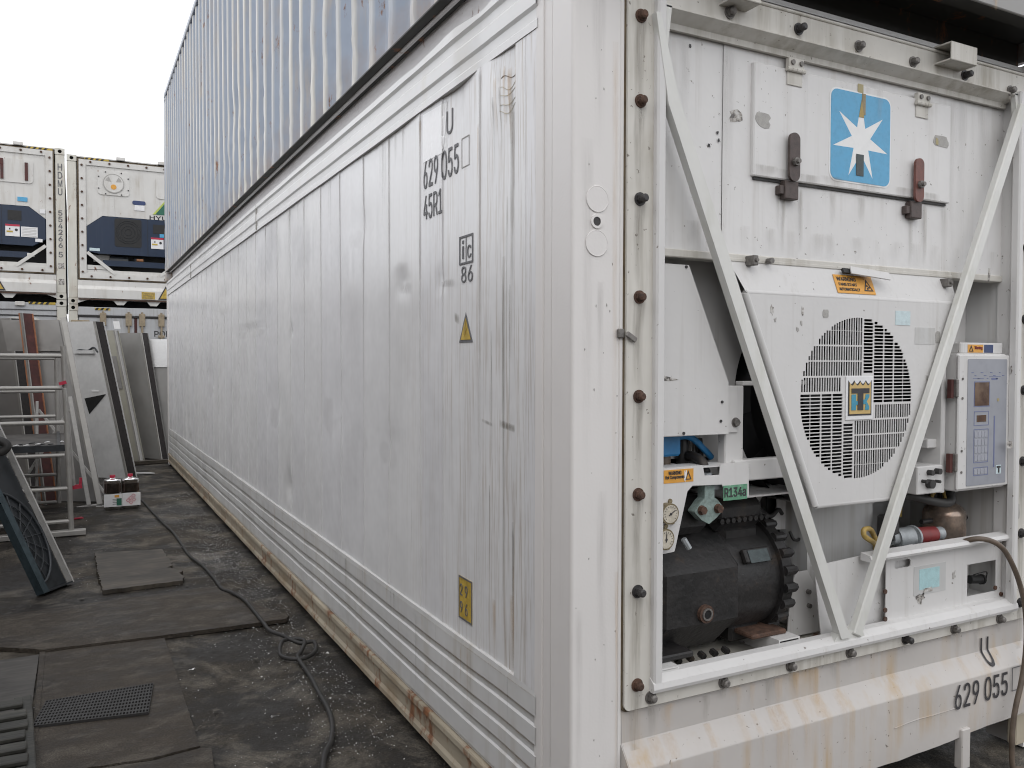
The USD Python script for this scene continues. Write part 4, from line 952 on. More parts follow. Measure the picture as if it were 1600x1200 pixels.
# inner right wall strips & label scraps on the right frame
patch(1545, 430, .016, .06, 'sticker_torn', -.0145, fl, 3, .3); patch(1582, 577, .03, .035, 'sticker_torn', -.0145, fl, 4, .4); patch(1577, 695, .045, .035, 'sticker_torn', -.037, fl, 5, .3); patch(1590, 800, .03, .08, 'sticker_grey', -.0145, fl, 6, .5)
patch(1510, 476, .05, .03, 'valve_red', .455, C, 3, .5)
obj('upper_bracket', cat(box(1.93, 2.10, .2, .40, 1.86, 1.875), bar((1.95, .2, 1.93), (2.09, .2, 1.88), .02, .02)), 'white_clean', C)
# receiver, valve, pipes
x, zc = E(1475, 815, .20)
prof = [(0, .11)]+[(.085*math.sin(a), .055+.055*math.cos(a)) for a in np.linspace(.15, math.pi/2, 8)]+[(.085, -.10), (.06, -.13), (0, -.13)]
rv = trimesh.creation.revolve(np.array(prof), sections=28); rv.apply_translation((x, .20, zc-.02))
rc = obj('receiver', rv, 'receiver', C, 40)
obj('receiver_stub', cat(cyl((x+.08, .20, zc+.01), (x+.135, .19, zc+.01), .011, 10)), 'brass', rc)
obj('receiver_cap', cyl((x+.115, .19, zc+.01), (x+.145, .19, zc+.01), .014, 10), 'rubber', rc)
obj('receiver_pipe', cyl((x-.15, .20, zc+.012), (x-.08, .20, zc+.012), .010, 10), 'dark_bolt', rc); obj('receiver_pipe', cyl((x, .20, zc+.085), (x, .20, zc+.10), .012, 8), 'dark_bolt', rc)
vx, vz = E(1415, 840, .10)
vv = obj('plug_coupler', cat(cyl((vx-.03, .12, vz-.004), (vx+.035, .10, vz), .040, 18), cyl((vx+.035, .10, vz), (vx+.045, .10, vz), .046, 18), cyl((vx-.06, .125, vz), (vx-.03, .12, vz), .030, 14)), 'cast_grey', C, 30)
obj('coupler_body', cyl((vx+.045, .10, vz), (vx+.15, .08, vz+.005), .036, 18, .030), 'valve_red', vv, 30)
obj('coupler_end', cyl((vx+.15, .08, vz+.005), (vx+.185, .075, vz+.006), .026, 14), 'cast_grey', vv, 30)
obj('coupler_head', cat(box(vx-.09, vx-.03, .10, .17, vz-.01, vz+.09, .01), cyl((vx-.02, .14, vz+.06), (vx-.02, .14, vz+.16), .014, 10)), 'dark_bolt', vv)
hx, hz = E(1360, 833, .02)
obj('hose_loop', tube([(hx+.10, .06, hz-.07), (hx+.06, .05, hz-.025), (hx+.01, .03, hz+.012), (hx-.035, .02, hz+.015), (hx-.04, .015, hz-.005), (hx-.01, .02, hz-.022), (hx+.05, .04, hz-.05), (hx+.085, .06, hz-.10)], .010, 8, 6), 'hose_yellow', C, 60)
obj('pipe_clamp', cat([cyl((1.985+k*.05, .30, 1.065-.004*k), (1.985+k*.05, .26, 1.065-.004*k), .02, 12) for k in range(3)], box(1.96, 2.12, .30, .32, 1.04, 1.09)), 'dark_bolt', C)
obj('hose_loop', tube([(2.02, .24, .92), (2.005, .25, .99), (2.0, .25, 1.06), (2.03, .24, 1.09), (2.07, .24, 1.07), (2.075, .24, 1.02), (2.05, .23, .96), (2.02, .22, .91)], .009, 8, 6), 'hose_yellow', C, 60)
obj('pipe', tube([(1.83, .28, .98), (1.835, .28, 1.05), (1.85, .28, 1.12)], .010, 8, 4), 'hose_yellow', C, 60)
# --- lifting lugs on the top of the frame
def lug(x0, x1, z0, z1): return cat(box(x0, x1, -.085, -.079, z0, z1, .002), box(x0, x1, -.079, .16, z0, z0+.006), box(x0, x1, -.079, .16, z1-.006, z1), box(x1-.006, x1, -.079, .16, z0+.006, z1-.006))
a0, a1 = E(1487, 78, -.085), E(1527, 105, -.085)
obj('roof_lug', lug(a0[0], a1[0], a1[1]+.005, a0[1]+.035), 'white_flange', C)
a0, a1 = E(1148, -8, -.085), E(1190, 6, -.085)
obj('roof_lug', lug(a0[0], a1[0], a1[1], a1[1]+.075), 'white_flange', C)

# --- bottom sill, folded sheet with a bent lower edge
sx = np.linspace(.186, 2.252, 80)
def lowz(x): return .170+.016*np.sin(x*3.1+.5)+.045*np.clip((x-1.75)/.5, 0, 1)**1.5*0+.012*nz(np.stack([x, x*0, x*0], -1), 5, 41)
rows = [(.010, .575), (.004, .572), (.002, .462), (-.048, .395), (-.050, .388), (-.050, .30), (-.050, .235)]
P = np.zeros((len(sx), len(rows)+3, 3))
for j, (yy, zz) in enumerate(rows):
    P[:, j] = np.stack([sx, yy+.004*nz(np.stack([sx, sx*0+zz, sx*0], -1), 4, 43), sx*0+zz], 1)
lz = lowz(sx)
P[:, -3] = np.stack([sx, -.047+.010*nz(np.stack([sx, sx*0, sx*0], -1), 6, 45), lz], 1)
P[:, -2] = P[:, -3]+np.array([0, .012, -.004]); P[:, -1] = P[:, -2]+np.array([0, .03, .004])
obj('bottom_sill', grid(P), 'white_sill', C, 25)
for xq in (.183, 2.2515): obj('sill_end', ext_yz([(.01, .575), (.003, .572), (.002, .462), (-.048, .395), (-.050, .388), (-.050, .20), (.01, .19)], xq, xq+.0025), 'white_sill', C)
obj('sill_core', box(.19, 2.25, .03, .06, .12, .585), 'under_dark', C)
for xx, a, w, Lr in ((.30, .5, .05, .16), (.36, .55, .06, .18), (.52, .7, .035, .2), (.66, .35, .04, .15), (.80, .8, .05, .2), (.84, .8, .05, .22), (.93, .75, .05, .2), (1.02, .65, .07, .2), (1.12, .5, .05, .2), (.72, .5, .03, .15), (1.45, .2, .05, .1), (1.82, .4, .05, .12), (1.94, .4, .04, .12)):
    streak_end(C, xx, .556, w, .10, -.004, 'film_dark' if rng.random() < .4 else 'film_rust', a*.7)
    # on the slope and the lower face
    nu, nv = 7, 10
    V, U = np.meshgrid(np.linspace(0, 1, nv), np.linspace(-1, 1, nu), indexing='ij')
    zz = .460-V*(.066+Lr*.9); k = np.clip((.460-zz)/.067, 0, 1)
    yy = np.where(zz > .393, -.003-.050*k, -.0535)
    P2 = np.stack([xx+U*w/2*(1-.2*V), yy, zz], -1)
    obj('grime_run', grid(P2), 'film_rust', C, fade=(a*.40*(1-U**2)*(1-V)**.7).ravel())
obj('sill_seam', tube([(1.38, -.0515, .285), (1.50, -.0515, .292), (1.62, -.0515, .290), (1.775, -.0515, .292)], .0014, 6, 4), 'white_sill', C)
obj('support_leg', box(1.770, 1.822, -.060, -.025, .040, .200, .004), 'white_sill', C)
obj('sill_tab', box(2.19, 2.25, -.02, .02, .03, .16, .004), 'cream_rail', C)
# --- numbers on the end sill
def warp_sill(t):
    v = np.array(t.vertices); zz = v[:, 2]; k = np.clip((.462-zz)/.067, 0, 1)
    v[:, 1] += np.where(zz > .462, .002, .002-.052*k)-.0045; t.vertices = v; return t
u = text_end('U', 0, 0, .105, 0, .050)
uv_, uf_ = trimesh.remesh.subdivide_to_size(np.array(u.vertices), np.array(u.faces), .012, max_iter=12)
u = tm(uv_, uf_)
ux, uz = E(1548, 1030, -.03)
u.apply_translation((ux-.025, 0, .412)); obj('marking', warp_sill(u), 'ink', C)
n0, n1 = E(1492, 1105, -.054), E(1574, 1085, -.054)
obj('marking', text_end('629 055', n0[0], .286, .094, -.0545, n1[0]-n0[0]), 'ink', C)
fx0, fx1 = E(1581, 1060, -.054)[0], E(1596, 1060, -.054)[0]
obj('marking', ext_xz(sbox(fx0, .292, fx1, .39).difference(sbox(fx0+.003, .295, fx1-.003, .387)), -.056, -.0545), 'ink_grey', C)

# --- markings on the side
SX = -.004
def side_text(s, l, r, ybase, h, bold=False, mat='ink_grey'):
    ya, za = S(l, ybase, SX); yb, _ = S(r, ybase, SX)
    obj('marking', text_side(s, ya, za, h, SX+.004, ya-yb, bold), mat, C)
def ztop(px, py): return S(px, py, SX)[1]
for s, l, r, yb, yt in (('U', 694, 704, 208, 171), ('629 055', 658, 713, 282, 238), ('45R1', 658, 688, 338, 300), ('86', 717, 735, 440, 415)):
    pm = (l+r)/2
    ya, za = S(pm, yb, SX); _, zb = S(pm, yt, SX)
    y0, y1 = S(l, yb, SX)[0], S(r, yb, SX)[0]
    obj('marking', conform(text_side(s, y0, za, zb-za, SX, y0-y1), SX), 'ink_grey', C)
# ic frame mark
y0, y1 = S(715.5, 390)[0], S(737, 390)[0]; z0, z1 = S(726, 412)[1], S(726, 367)[1]
fr = sbox(y1, z0, y0, z1); t_ = .0075
inn = [sbox(y1+t_, z0+t_, (y0+y1)/2-t_*.3, z1-t_), sbox((y0+y1)/2+t_*.3, z0+t_, y0-t_, z1-t_)]
obj('marking', conform(ext_yz(fr.difference(unary_union(inn)), SX-.0015, SX), SX), 'ink_grey', C)
w_ = (y0-y1)/2-2*t_
hh_ = z1-z0; ci_ = (y0-t_+(y0+y1)/2)/2
obj('marking', conform(ext_yz(sbox(ci_-.006, z0+.20*hh_, ci_+.007, z0+.64*hh_), SX-.0015, SX), SX), 'ink_grey', C)
obj('marking', conform(ext_yz(sbox(ci_-.006, z0+.72*hh_, ci_+.007, z0+.84*hh_), SX-.0015, SX), SX), 'ink_grey', C)
cw_ = (y0-y1)/2-t_*1.3
obj('marking', conform(text_side('c', (y0+y1)/2-t_*.3-.17*cw_, z0+.20*hh_, .58*hh_, SX, .66*cw_), SX), 'ink_grey', C)
# blank check-digit box
y0, y1 = S(719, 235)[0], S(731, 235)[0]; z0, z1 = S(725, 260)[1], S(725, 213)[1]
obj('marking', conform(ext_yz(sbox(y1, z0, y0, z1).difference(sbox(y1+.003, z0+.003, y0-.003, z1-.003)), SX-.001, SX), SX), 'sticker_grey', C)
# repainted patch
y0, y1 = S(659, 235)[0], S(712, 235)[0]
y0b, y1b = S(658, 200)[0], S(692, 200)[0]
obj('repainted_patch', conform(ext_yz(Polygon([(y0b, 2.475), (y1b+.02, 2.47), (y1b, 2.52), (y1b-.03, 2.66), (y0b, 2.675)]), SX-.0006, SX), SX, .03, .0006), 'fresh_white', C)
# yellow triangle
y0, y1 = S(715, 533)[0], S(736.5, 533)[0]; z0, z1 = S(725, 535)[1], S(725, 488)[1]
tr = Polygon([(y0, z0), (y1, z0), ((y0+y1)/2, z1)])
ts = obj('warning_triangle', conform(ext_yz(tr, SX-.001, SX), SX, .03, .0008), 'ink_grey', C)
obj('triangle_field', conform(ext_yz(tr.buffer(-.010, join_style=2), SX-.001, SX), SX, .03, .0022), 'yellow', ts)
bolt_ = Polygon([(.0, .03), (.012, .005), (.003, .006), (.008, -.03), (-.010, .0), (-.001, .0)])
obj('triangle_symbol', conform(ext_yz(affinity.translate(bolt_, (y0+y1)/2, z0+.052), SX-.001, SX), SX, .03, .0036), 'hose_yellow', ts)
# yellow height plate
y0, y1 = S(714.5, 940)[0], S(735, 940)[0]; z0, z1 = S(725, 971)[1], S(725, 904)[1]
hp_ = obj('height_sticker', conform(ext_yz(sbox(y1, z0, y0, z1), SX-.001, SX), SX, .03, .0008), 'yellow', C, label='worn yellow sticker with faded digits')
obj('sticker_text', conform(cat(text_side('2 9', y0-.012, (z0+z1)/2+.008, .045, SX, .07), text_side('9 6', y0-.012, z0+.022, .045, SX, .07)), SX, .03, .0022), 'ink_grey', hp_)
obj('sticker_edge', conform(ext_yz(sbox(y1, z0, y0, z1).difference(sbox(y1+.005, z0+.006, y0-.005, z1-.006)), SX-.001, SX), SX, .03, .0022), 'ink_grey', hp_)
# scuffs and sealant runs
def scuff(px0, px1, py, h, mat='film_grey', a=.9):
    y0, y1 = S(px0, py, SX)[0], S(px1, py, SX)[0]; zc = S((px0+px1)/2, py, SX)[1]
    V, U = np.meshgrid(np.linspace(-1, 1, 7), np.linspace(-1, 1, 9), indexing='ij')
    Yq, Zq = (y0+y1)/2+U*(y0-y1)/2, zc+V*h/2+.006*U
    P2 = np.stack([xsurf(Yq, Zq)-.0015, Yq, Zq], -1)
    obj('scuff', grid(P2), mat, C, fade=(a*np.clip(1-U**4, 0, 1)*(1-V**2)).ravel())
scuff(776, 803, 666, .028, 'film_dark', .9); scuff(748, 766, 660, .014, 'film_dark', .6); scuff(683, 708, 442, .035, 'film_grey', .5); scuff(615, 640, 450, .06, 'film_grey', .4); scuff(706, 714, 497, .04, 'film_dark', .7)
for k in range(5):
    zc = 2.60-.026*k-.006*(k % 2)
    yy = np.linspace(S(784-k, 140)[0], S(818-2*(k % 2), 140)[0], 16); t = np.linspace(0, 1, 16)
    obj('sealant_run', tube(np.stack([xsurf(yy, zc+0*yy)-.0005, yy, zc+.016*np.cos(1.9*math.pi*t+.2*k)+.03*t-.012+.004*np.sin(7*t+k*2)], 1), .0007 if k else .0014, 5), 'hose_brown' if k == 0 else 'tape_tan', C)
for k, (px, zt, w, Lr) in enumerate(((812, 2.60, .022, .45), (818, 2.63, .016, .6), (781, 2.58, .012, .22), (770, 2.56, .014, .30), (745, 2.5, .010, .2), (806, 2.50, .02, 1.1), (795, 1.9, .012, .6), (790, 2.2, .010, .7), (766, 1.75, .010, .5), (812, 1.3, .02, .6), (800, 1.1, .02, .5), (763, 1.2, .008, .4), (808, 2.45, .05, 1.9), (798, 2.55, .04, .9), (785, 2.0, .03, 1.3), (816, 2.2, .03, 1.6), (803, .95, .04, .35), (640, 1.0, .008, .2), (654, 2.66, .02, .14), (692, 2.66, .012, .12), (722, 1.7, .007, .2))):
    streak_side(C, S(px, 300)[0], zt, w, Lr, -.0045, 'film_rust' if k in (0, 1, 4, 15, 16, 18) else 'film_dark', .75 if k < 15 else .42)
for yq in seams[:22]:
    streak_side(C, yq+.004, 2.685, .010, 2.10, 0, 'film_dark', (.22 if abs(yq-.981) < .01 else .45) if yq < 3 else .12)
    streak_side(C, yq+.004, 2.685, .022, .20, 0, 'film_dark', .5)
for px, zt, w, Lr, a in ((815, 2.66, .05, .55, .95), (806, 2.66, .03, .35, .8), (818, 2.60, .02, 1.2, .9), (796, 2.62, .035, .25, .7), (788, 2.64, .02, .22, .7), (774, 2.62, .03, .2, .5), (810, 1.6, .03, .9, .6), (800, .85, .05, .3, .6), (770, .8, .04, .25, .5)):
    streak_side(C, S(px, 300)[0], zt, w, Lr, 0, 'film_rust', a)
for k in range(30):   # grime hanging from the seams and rusting down over the kick plate
    yy = rng.uniform(.3, 6.5)
    streak_side(C, yy, rng.uniform(.55, .6), rng.uniform(.01, .03), rng.uniform(.1, .35), -.0065, 'film_rust' if rng.random() < .5 else 'film_dark', rng.uniform(.25, .6))
for k in range(26):
    streak_side(C, rng.uniform(.7, 8), 2.685, rng.uniform(.015, .05), rng.uniform(.08, .4), -.003, 'film_dark', rng.uniform(.12, .3))
# ------------------------------------------------------------------ blue-grey dry container on top
D = thing('dry_container', 'weathered blue grey corrugated container stacked on top of the long white one', 'container', (0, 0, 0))
DX, DY0, DY1, DZ0, DZ1 = -.030, -.175, 12.03, 2.902, 5.80
pit = .278; prof = []
yv = DY0+.12
while yv < DY1-.12:
    prof += [(yv, .036), (yv+.066, .036), (yv+.144, 0), (yv+.200, 0)]
    yv += pit
prof.append((min(yv, DY1-.1), .036))
prof = np.array(prof)
zz = np.r_[np.linspace(3.046, 4.3, 48), np.linspace(4.35, DZ1-.06, 10)]
ys = []
for (a, da), (b, db) in zip(prof[:-1], prof[1:]):
    for t in np.linspace(0, 1, 4, endpoint=False): ys.append((a+(b-a)*t, da+(db-da)*t))
ys.append(tuple(prof[-1])); ys = np.array(ys)
Yg, Zg = np.meshgrid(ys[:, 0], zz, indexing='ij')
q = np.stack([Yg, Zg, Yg*0], -1)
amp = np.clip((4.6-Zg)/1.2, .15, 1)
Xg = DX+ys[:, 1][:, None]+amp*(.022*np.clip(nz(q, 1.8, 51)-.05, 0, 1)*2+.010*nz(q, 5, 52)+.020*np.clip(nz(q, 9, 56)-.04, 0, 1)*(Zg < 4))
Yg = Yg+amp*.014*nz(q, 2.5, 53)
crest_mask = np.clip((.009-ys[:, 1])/.009, 0, 1)
crest_mask = np.repeat(crest_mask[:, None], len(zz), 1)*np.clip(.72+1.6*nz(np.stack([Yg*1.5, Zg*.8, Yg*0], -1), 1.2, 55), 0, 1)  # outer rib crests mixed unevenly towards pale cream
obj('corrugated_wall', grid(np.stack([Xg, Yg, Zg], -1)), 'corrugated', D, True, fade=crest_mask.ravel())
obj('floor_edge', box(DX-.002, .08, DY0+.05, DY1-.05, 3.040, 3.047), 'under_dark', D)
obj('underside_bead', bar((.022, DY0+.1, 3.036), (.022, DY1-.1, 3.036), .02, .012, (0, 0, 1), .003), 'grey_web', D)
obj('bottom_side_rail', box(.060, .072, DY0+.1, DY1-.1, 2.902, 3.040), 'grey_web', D)
obj('top_side_rail', box(DX-.012, DX+.05, DY0+.1, DY1-.1, DZ1-.07, DZ1, .008), 'blue_grey', D)
obj('roof', box(DX+.02, 2.39, DY0+.05, DY1-.05, DZ1-.03, DZ1-.01), 'blue_grey', D)
obj('side_wall', box(2.37, 2.40, DY0+.05, DY1-.05, 2.95, DZ1-.03), 'blue_grey', D)
obj('end_wall', box(DX+.1, 2.36, DY1-.05, DY1-.02, 2.95, DZ1-.05), 'blue_grey', D)
obj('floor_deck', box(.075, 2.36, DY0+.10, DY1-.1, 3.03, 3.06), 'under_dark', D)
for k in range(9):
    yc = DY0+.30+k*.32
    obj('cross_member', box(.076, 2.36, yc, yc+.05, 2.915, 3.028), 'under_dark', D)
for yc in (DY0, DY1-.16):
    for xc in (DX, 2.41-.16):
        obj('corner_post', box(xc, xc+.16, yc, yc+.16, 3.02, DZ1-.11, .01), 'blue_grey', D)
        for z0 in (2.897, DZ1-.11):
            obj('corner_casting', box(xc-.006, xc+.166, yc-.004, yc+.166, z0, z0+.118, .008), 'blue_grey', D)
obj('end_sill', box(.14, 2.24, DY0+.004, DY0+.016, 2.955, 3.06, .003), 'grey_sheet', D)
obj('sill_web', box(.14, 2.24, DY0+.016, DY0+.10, 2.97, 3.02), 'under_dark', D)
obj('door_sill', box(.14, 2.24, DY0+.03, DY0+.08, 3.06, DZ1-.1), 'blue_grey', D)
for xx, w in ((1.52, .10), (1.72, .05)):
    streak_end(D, xx, 3.04, w, .10, DY0+.002, 'film_rust', .9)

# ------------------------------------------------------------------ added unseen containers that shade the yard from the left
def added_blocker(ya, yb, label):
    NB = thing('dry_container', label, 'container', (-2.9, ya, 0))
    pr = []; yv = ya+.15
    while yv < yb-.3:
        pr += [(yv, 0), (yv+.07, 0), (yv+.138, -.036), (yv+.21, -.036)]; yv += pit
    pr = np.array(pr); zq = np.array([.16, 1.5, 2.84])
    obj('corrugated_wall', grid(np.stack([np.repeat(-2.9+pr[:, 1:2], 3, 1), np.repeat(pr[:, :1], 3, 1), np.repeat(zq[None], len(pr), 0)], -1)), 'brown_paint', NB)
    obj('bottom_rail', box(-2.95, -2.89, ya, yb, .02, .16), 'brown_paint', NB); obj('top_rail', box(-2.96, -2.89, ya, yb, 2.84, 2.9), 'brown_paint', NB)
    obj('roof', box(-5.3, -2.95, ya, yb, 2.85, 2.88), 'brown_paint', NB)
    obj('end_wall', box(-5.3, -2.95, ya+.02, ya+.06, .1, 2.85), 'brown_paint', NB); obj('end_wall', box(-5.3, -2.95, yb-.06, yb-.02, .1, 2.85), 'brown_paint', NB)
    for yc in (ya, yb-.16): obj('corner_post', box(-3.05, -2.885, yc, yc+.16, 0, 2.9, .01), 'brown_paint', NB)
added_blocker(3.1, 15.25, 'added unseen dark brown container beyond the left edge of the view, shading the yard')
added_blocker(-9.4, 2.75, 'added unseen dark brown container left of the camera, shading the yard')

# ------------------------------------------------------------------ two white reefers at the back, stacked on two others
YB = 15.9
def B(px, py, yy=YB): p = at(px, py, 1, yy); return p[0], p[2]
def hazard(parent, x0, x1, z0, z1, y):
    p = obj('hazard_stripe', box(x0, x1, y-.004, y, z0, z1), 'hazard_yellow', parent)
    n = int((x1-x0)/.09)
    for k in range(n):
        a = x0+k*.09
        obj('stripe', ext_xz(Polygon([(a, z0), (a+.045, z0), (a+.075, z1), (a+.03, z1)]).intersection(sbox(x0, z0, x1, z1)), y-.007, y-.0045), 'hazard_black', p)
def far_reefer(x0, z0, label, left, hh=2.86):
    T = thing('reefer_container', label, 'container', (x0, YB, z0), 'white reefers stacked at the far end of the yard')
    X0, X1, Z1 = x0, x0+W, z0+hh
    def o(n, me, mt, par=T, sm=False): return obj(n, me, mt, par, sm)
    for a, b in ((X0, X0+.16), (X1-.16, X1)):
        pp = o('corner_post', box(a, b, YB, YB+.16, z0+.118, Z1-.118, .012), 'far_post')
        for c0 in (z0+.001, Z1-.118):
            q_ = o('corner_casting', ext_xz(sbox(a-.004, c0, b+.004, c0+.117).difference(disc((a+b)/2, c0+.058, .034, 6)), YB-.006, YB+.05), 'far_post', pp)
            o('casting_hole', box(a+.03, b-.03, YB+.052, YB+.056, c0+.02, c0+.1), 'dark_hole', pp)
    o('body', box(X0+.02, X1-.02, YB+.5, YB+6, z0+.15, Z1-.02), 'far_white')
    o('side_wall', box(X0+.01, X0+.05, YB+.16, YB+6, z0+.02, Z1-.02), 'far_white'); o('side_wall', box(X1-.05, X1-.01, YB+.16, YB+6, z0+.02, Z1-.02), 'far_white')
    o('roof', box(X0+.02, X1-.02, YB+.02, YB+6, Z1-.03, Z1-.008), 'far_white')
    # frame and panel
    fx0, fx1, fz0, fz1 = X0+.20, X1-.20, z0+.50, Z1-.07
    o('gasket', ext_xz(rrect(fx0-.025, fx1+.025, fz0-.025, fz1+.02, .02).difference(sbox(fx0, fz0, fx1, fz1)), YB-.004, YB+.02), 'gasket')
    o('frame', ext_xz(sbox(fx0, fz0, fx1, fz1).difference(sbox(fx0+.12, fz0+.10, fx1-.12, fz1-.10)), YB-.012, YB+.02), 'far_white')
    rec = Polygon([(fx0+.12, z0+.67), (fx1-.12, z0+.67), (fx1-.12, z0+1.50), (fx1-.40, z0+1.72), (fx0+.40, z0+1.72), (fx0+.12, z0+1.50)])
    for a, b in ((fx0+.122, X0+.82), (X0+.822, X0+1.62), (X0+1.622, fx1-.122)):
        for piece in polys(sbox(a, fz0+.102, b, fz1-.102).difference(rec)): o('end_panel', ext_xz(piece, YB+.01, YB+.02), 'far_white')
    for k in range(9):
        for xx in (fx0+.05, fx1-.05):
            o('bolt', cyl((xx, YB-.012, fz0+.12+k*.255), (xx, YB-.03, fz0+.12+k*.255), .022, 6), 'rust')
    for k in range(6):
        for zq in (fz0+.04, fz1-.04):
            o('bolt', cyl((fx0+.2+k*.33, YB-.012, zq), (fx0+.2+k*.33, YB-.03, zq), .022, 6), 'rust')
    o('recess', box(fx0+.05, fx1-.05, YB+.38, YB+.40, z0+.6, z0+1.8), 'black')
    o('recess_floor', box(fx0+.1, fx1-.1, YB+.02, YB+.38, z0+.62, z0+.668), 'far_white')
    # blue machinery cover
    cvp = Polygon([(fx0+.125, z0+1.02), (fx0+.125, z0+1.50), (fx0+.405, z0+1.715), (fx1-.405, z0+1.715), (fx1-.125, z0+1.50), (fx1-.125, z0+1.12), (fx1-.34, z0+.98), (fx0+.34, z0+.98)])
    cvr = o('machinery_cover', ext_xz(cvp.buffer(-.004), YB-.02, YB+.1), 'navy')
    fcx, fcz = X0+1.05, z0+1.43
    o('fan_screen', ext_xz(rrect(fcx-.24, fcx+.24, z0+1.14, z0+1.69, .04), YB-.026, YB-.0205), 'black', cvr)
    o('fan_guard', cat([tube(np.stack([fcx+r_*np.cos(t), 0*t+YB-.03, fcz+r_*np.sin(t)], 1), .004, 5) for r_ in (.06, .12, .18, .22) for t in [np.linspace(0, 2*math.pi, 25)]]), 'tray_dark', cvr)
    o('cover_seam', box(X0+1.40, X0+1.405, YB-.024, YB-.0205, z0+1.0, z0+1.7), 'black', cvr)
    o('window', box(X0+1.50, X0+1.72, YB-.026, YB-.0205, z0+1.44, z0+1.62), 'black', cvr)
    s_ = o('label_plate', box(X0+1.46, X0+1.69, YB-.025, YB-.0205, z0+1.14, z0+1.36), 'sticker_white', cvr)
    o('label_head', box(X0+1.46, X0+1.69, YB-.028, YB-.0255, z0+1.325, z0+1.36), 'cap_red', s_); o('label_mark', box(X0+1.48, X0+1.58, YB-.028, YB-.0255, z0+1.21, z0+1.24), 'hazard_yellow', s_)
    o('label_mark', cat(ext_xz(disc(X0+1.635, z0+1.26, .025, 4), YB-.028, YB-.0255), box(X0+1.52, X0+1.54, YB-.028, YB-.0255, z0+1.26, z0+1.29)), 'ink', s_)
    s2 = o('label_plate', box(X0+1.71, X0+1.98, YB-.025, YB-.0205, z0+1.14, z0+1.33), 'sticker_white', cvr)
    o('label_lines', cat([box(X0+1.73, X0+1.96, YB-.027, YB-.0255, z0+1.16+.028*k, z0+1.166+.028*k) for k in range(6)]), 'sticker_grey', s2)
    o('label_plate', box(X0+1.52, X0+1.60, YB-.025, YB-.0205, z0+1.44, z0+1.52) if left else box(X0+1.62, X0+1.70, YB-.025, YB-.0205, z0+1.37, z0+1.45), 'sticker_white' if left else 'logo_blue', cvr)
    o('label_plate', box(fx1-.30, fx1-.18, YB-.025, YB-.0205, z0+1.06, z0+1.12), 'sticker_white', cvr); o('label_plate', box(fx0+.17, fx0+.35, YB-.025, YB-.0205, z0+1.03, z0+1.085), 'sticker_pale', cvr)
    # lower machinery
    o('lower_panel', box(fx0+.40, fx1-.40, YB+.03, YB+.05, z0+.76, z0+.87), 'navy')
    o('motor', cat(cyl((X0+.72, YB+.15, z0+.87), (X0+1.05, YB+.15, z0+.87), .10, 14), box(X0+1.15, X0+1.32, YB+.1, YB+.2, z0+.84, z0+.95, .02)), 'tray_dark')
    o('coil_box', box(X0+.44, X0+.75, YB+.20, YB+.28, z0+.85, z0+.98), 'far_white')
    o('valve', cyl((X0+1.2, YB+.05, z0+.9), (X0+1.32, YB+.05, z0+.9), .03, 8), 'copper')
    o('brace', bar((fx0+.13, YB-.006, z0+1.00), (X0+.82, YB-.006, z0+.60), .06, .03, (0, 1, 0)), 'far_white'); o('brace', bar((fx1-.13, YB-.006, z0+1.00), (X1-.82, YB-.006, z0+.60), .06, .03, (0, 1, 0)), 'far_white')
    o('corner_plate', ext_xz(Polygon([(fx0+.13, z0+.76), (fx0+.38, z0+.76), (fx0+.5, z0+.68), (fx0+.13, z0+.68)]), YB+.005, YB+.015), 'far_white')
    o('handhold', cat(box(X0+1.80, X0+1.92, YB+.02, YB+.03, z0+.78, z0+.85)), 'far_white')
    # vents and lugs
    rx, rz = X0+.80, z0+2.36
    hv = o('vent_plate', ext_xz(rrect(rx-.28, rx+.28, rz-.23, rz+.23, .07), YB-.006, YB+.009), 'far_white')
    if not left:
        o('vent_disc', ext_xz(disc(rx, rz, .18, 10), YB-.018, YB-.0065), 'far_white', hv)
        o('vent_ring', ext_xz(ring(rx, rz, .17, .185), YB-.02, YB-.0182), 'sticker_grey', hv)
        o('vent_opening', cat([ext_xz(Polygon([(rx+.05*math.cos(a), rz+.05*math.sin(a))]+[(rx+.15*math.cos(a+d), rz+.15*math.sin(a+d)) for d in (-.35, 0, .35)]), YB-.0205, YB-.0185) for a in (.6, 2.5)]), 'sticker_grey', hv)
        o('vent_sticker', ext_xz(disc(rx, rz-.07, .05, 6), YB-.022, YB-.0182), 'orange', hv)
    for k in range(8):
        a = 2*math.pi*(k+.5)/8; 
        o('screw', cyl((rx+.26*np.sign(math.cos(a))*min(1, abs(math.cos(a))*1.4), YB-.006, rz+.21*np.sign(math.sin(a))*min(1, abs(math.sin(a))*1.4)), (rx+.26*np.sign(math.cos(a))*min(1, abs(math.cos(a))*1.4), YB-.016, rz+.21*np.sign(math.sin(a))*min(1, abs(math.sin(a))*1.4)), .014, 5), 'dark_bolt', hv)
    rx2 = X1-.80 if left else X0+1.86
    h2 = o('access_plate', ext_xz(rrect(rx2-.30, rx2+.28, rz-.22, rz+.22, .07), YB-.006, YB+.009), 'far_white')
    if left:
        hx_ = rx2
        for dx in (-.22, .17):
            o('handle', box(hx_+dx-.025, hx_+dx+.025, YB-.03, YB-.0065, rz-.17, rz+.16), 'wood_dark', h2)
        o('handle', box(hx_-.55, hx_-.20, YB-.035, YB-.0065, rz+.09, rz+.20), 'wood_dark', h2)
    for xx in (X0+.85, X0+1.6):
        o('roof_lug', box(xx, xx+.16, YB-.05, YB+.1, Z1-.03, Z1+.035, .01), 'far_white')
    hazard(T, X1-.62, X1-.20, Z1-.065, Z1-.03, YB-.004); hazard(T, X0+.30, X0+.72, Z1-.065, Z1-.03, YB-.004)
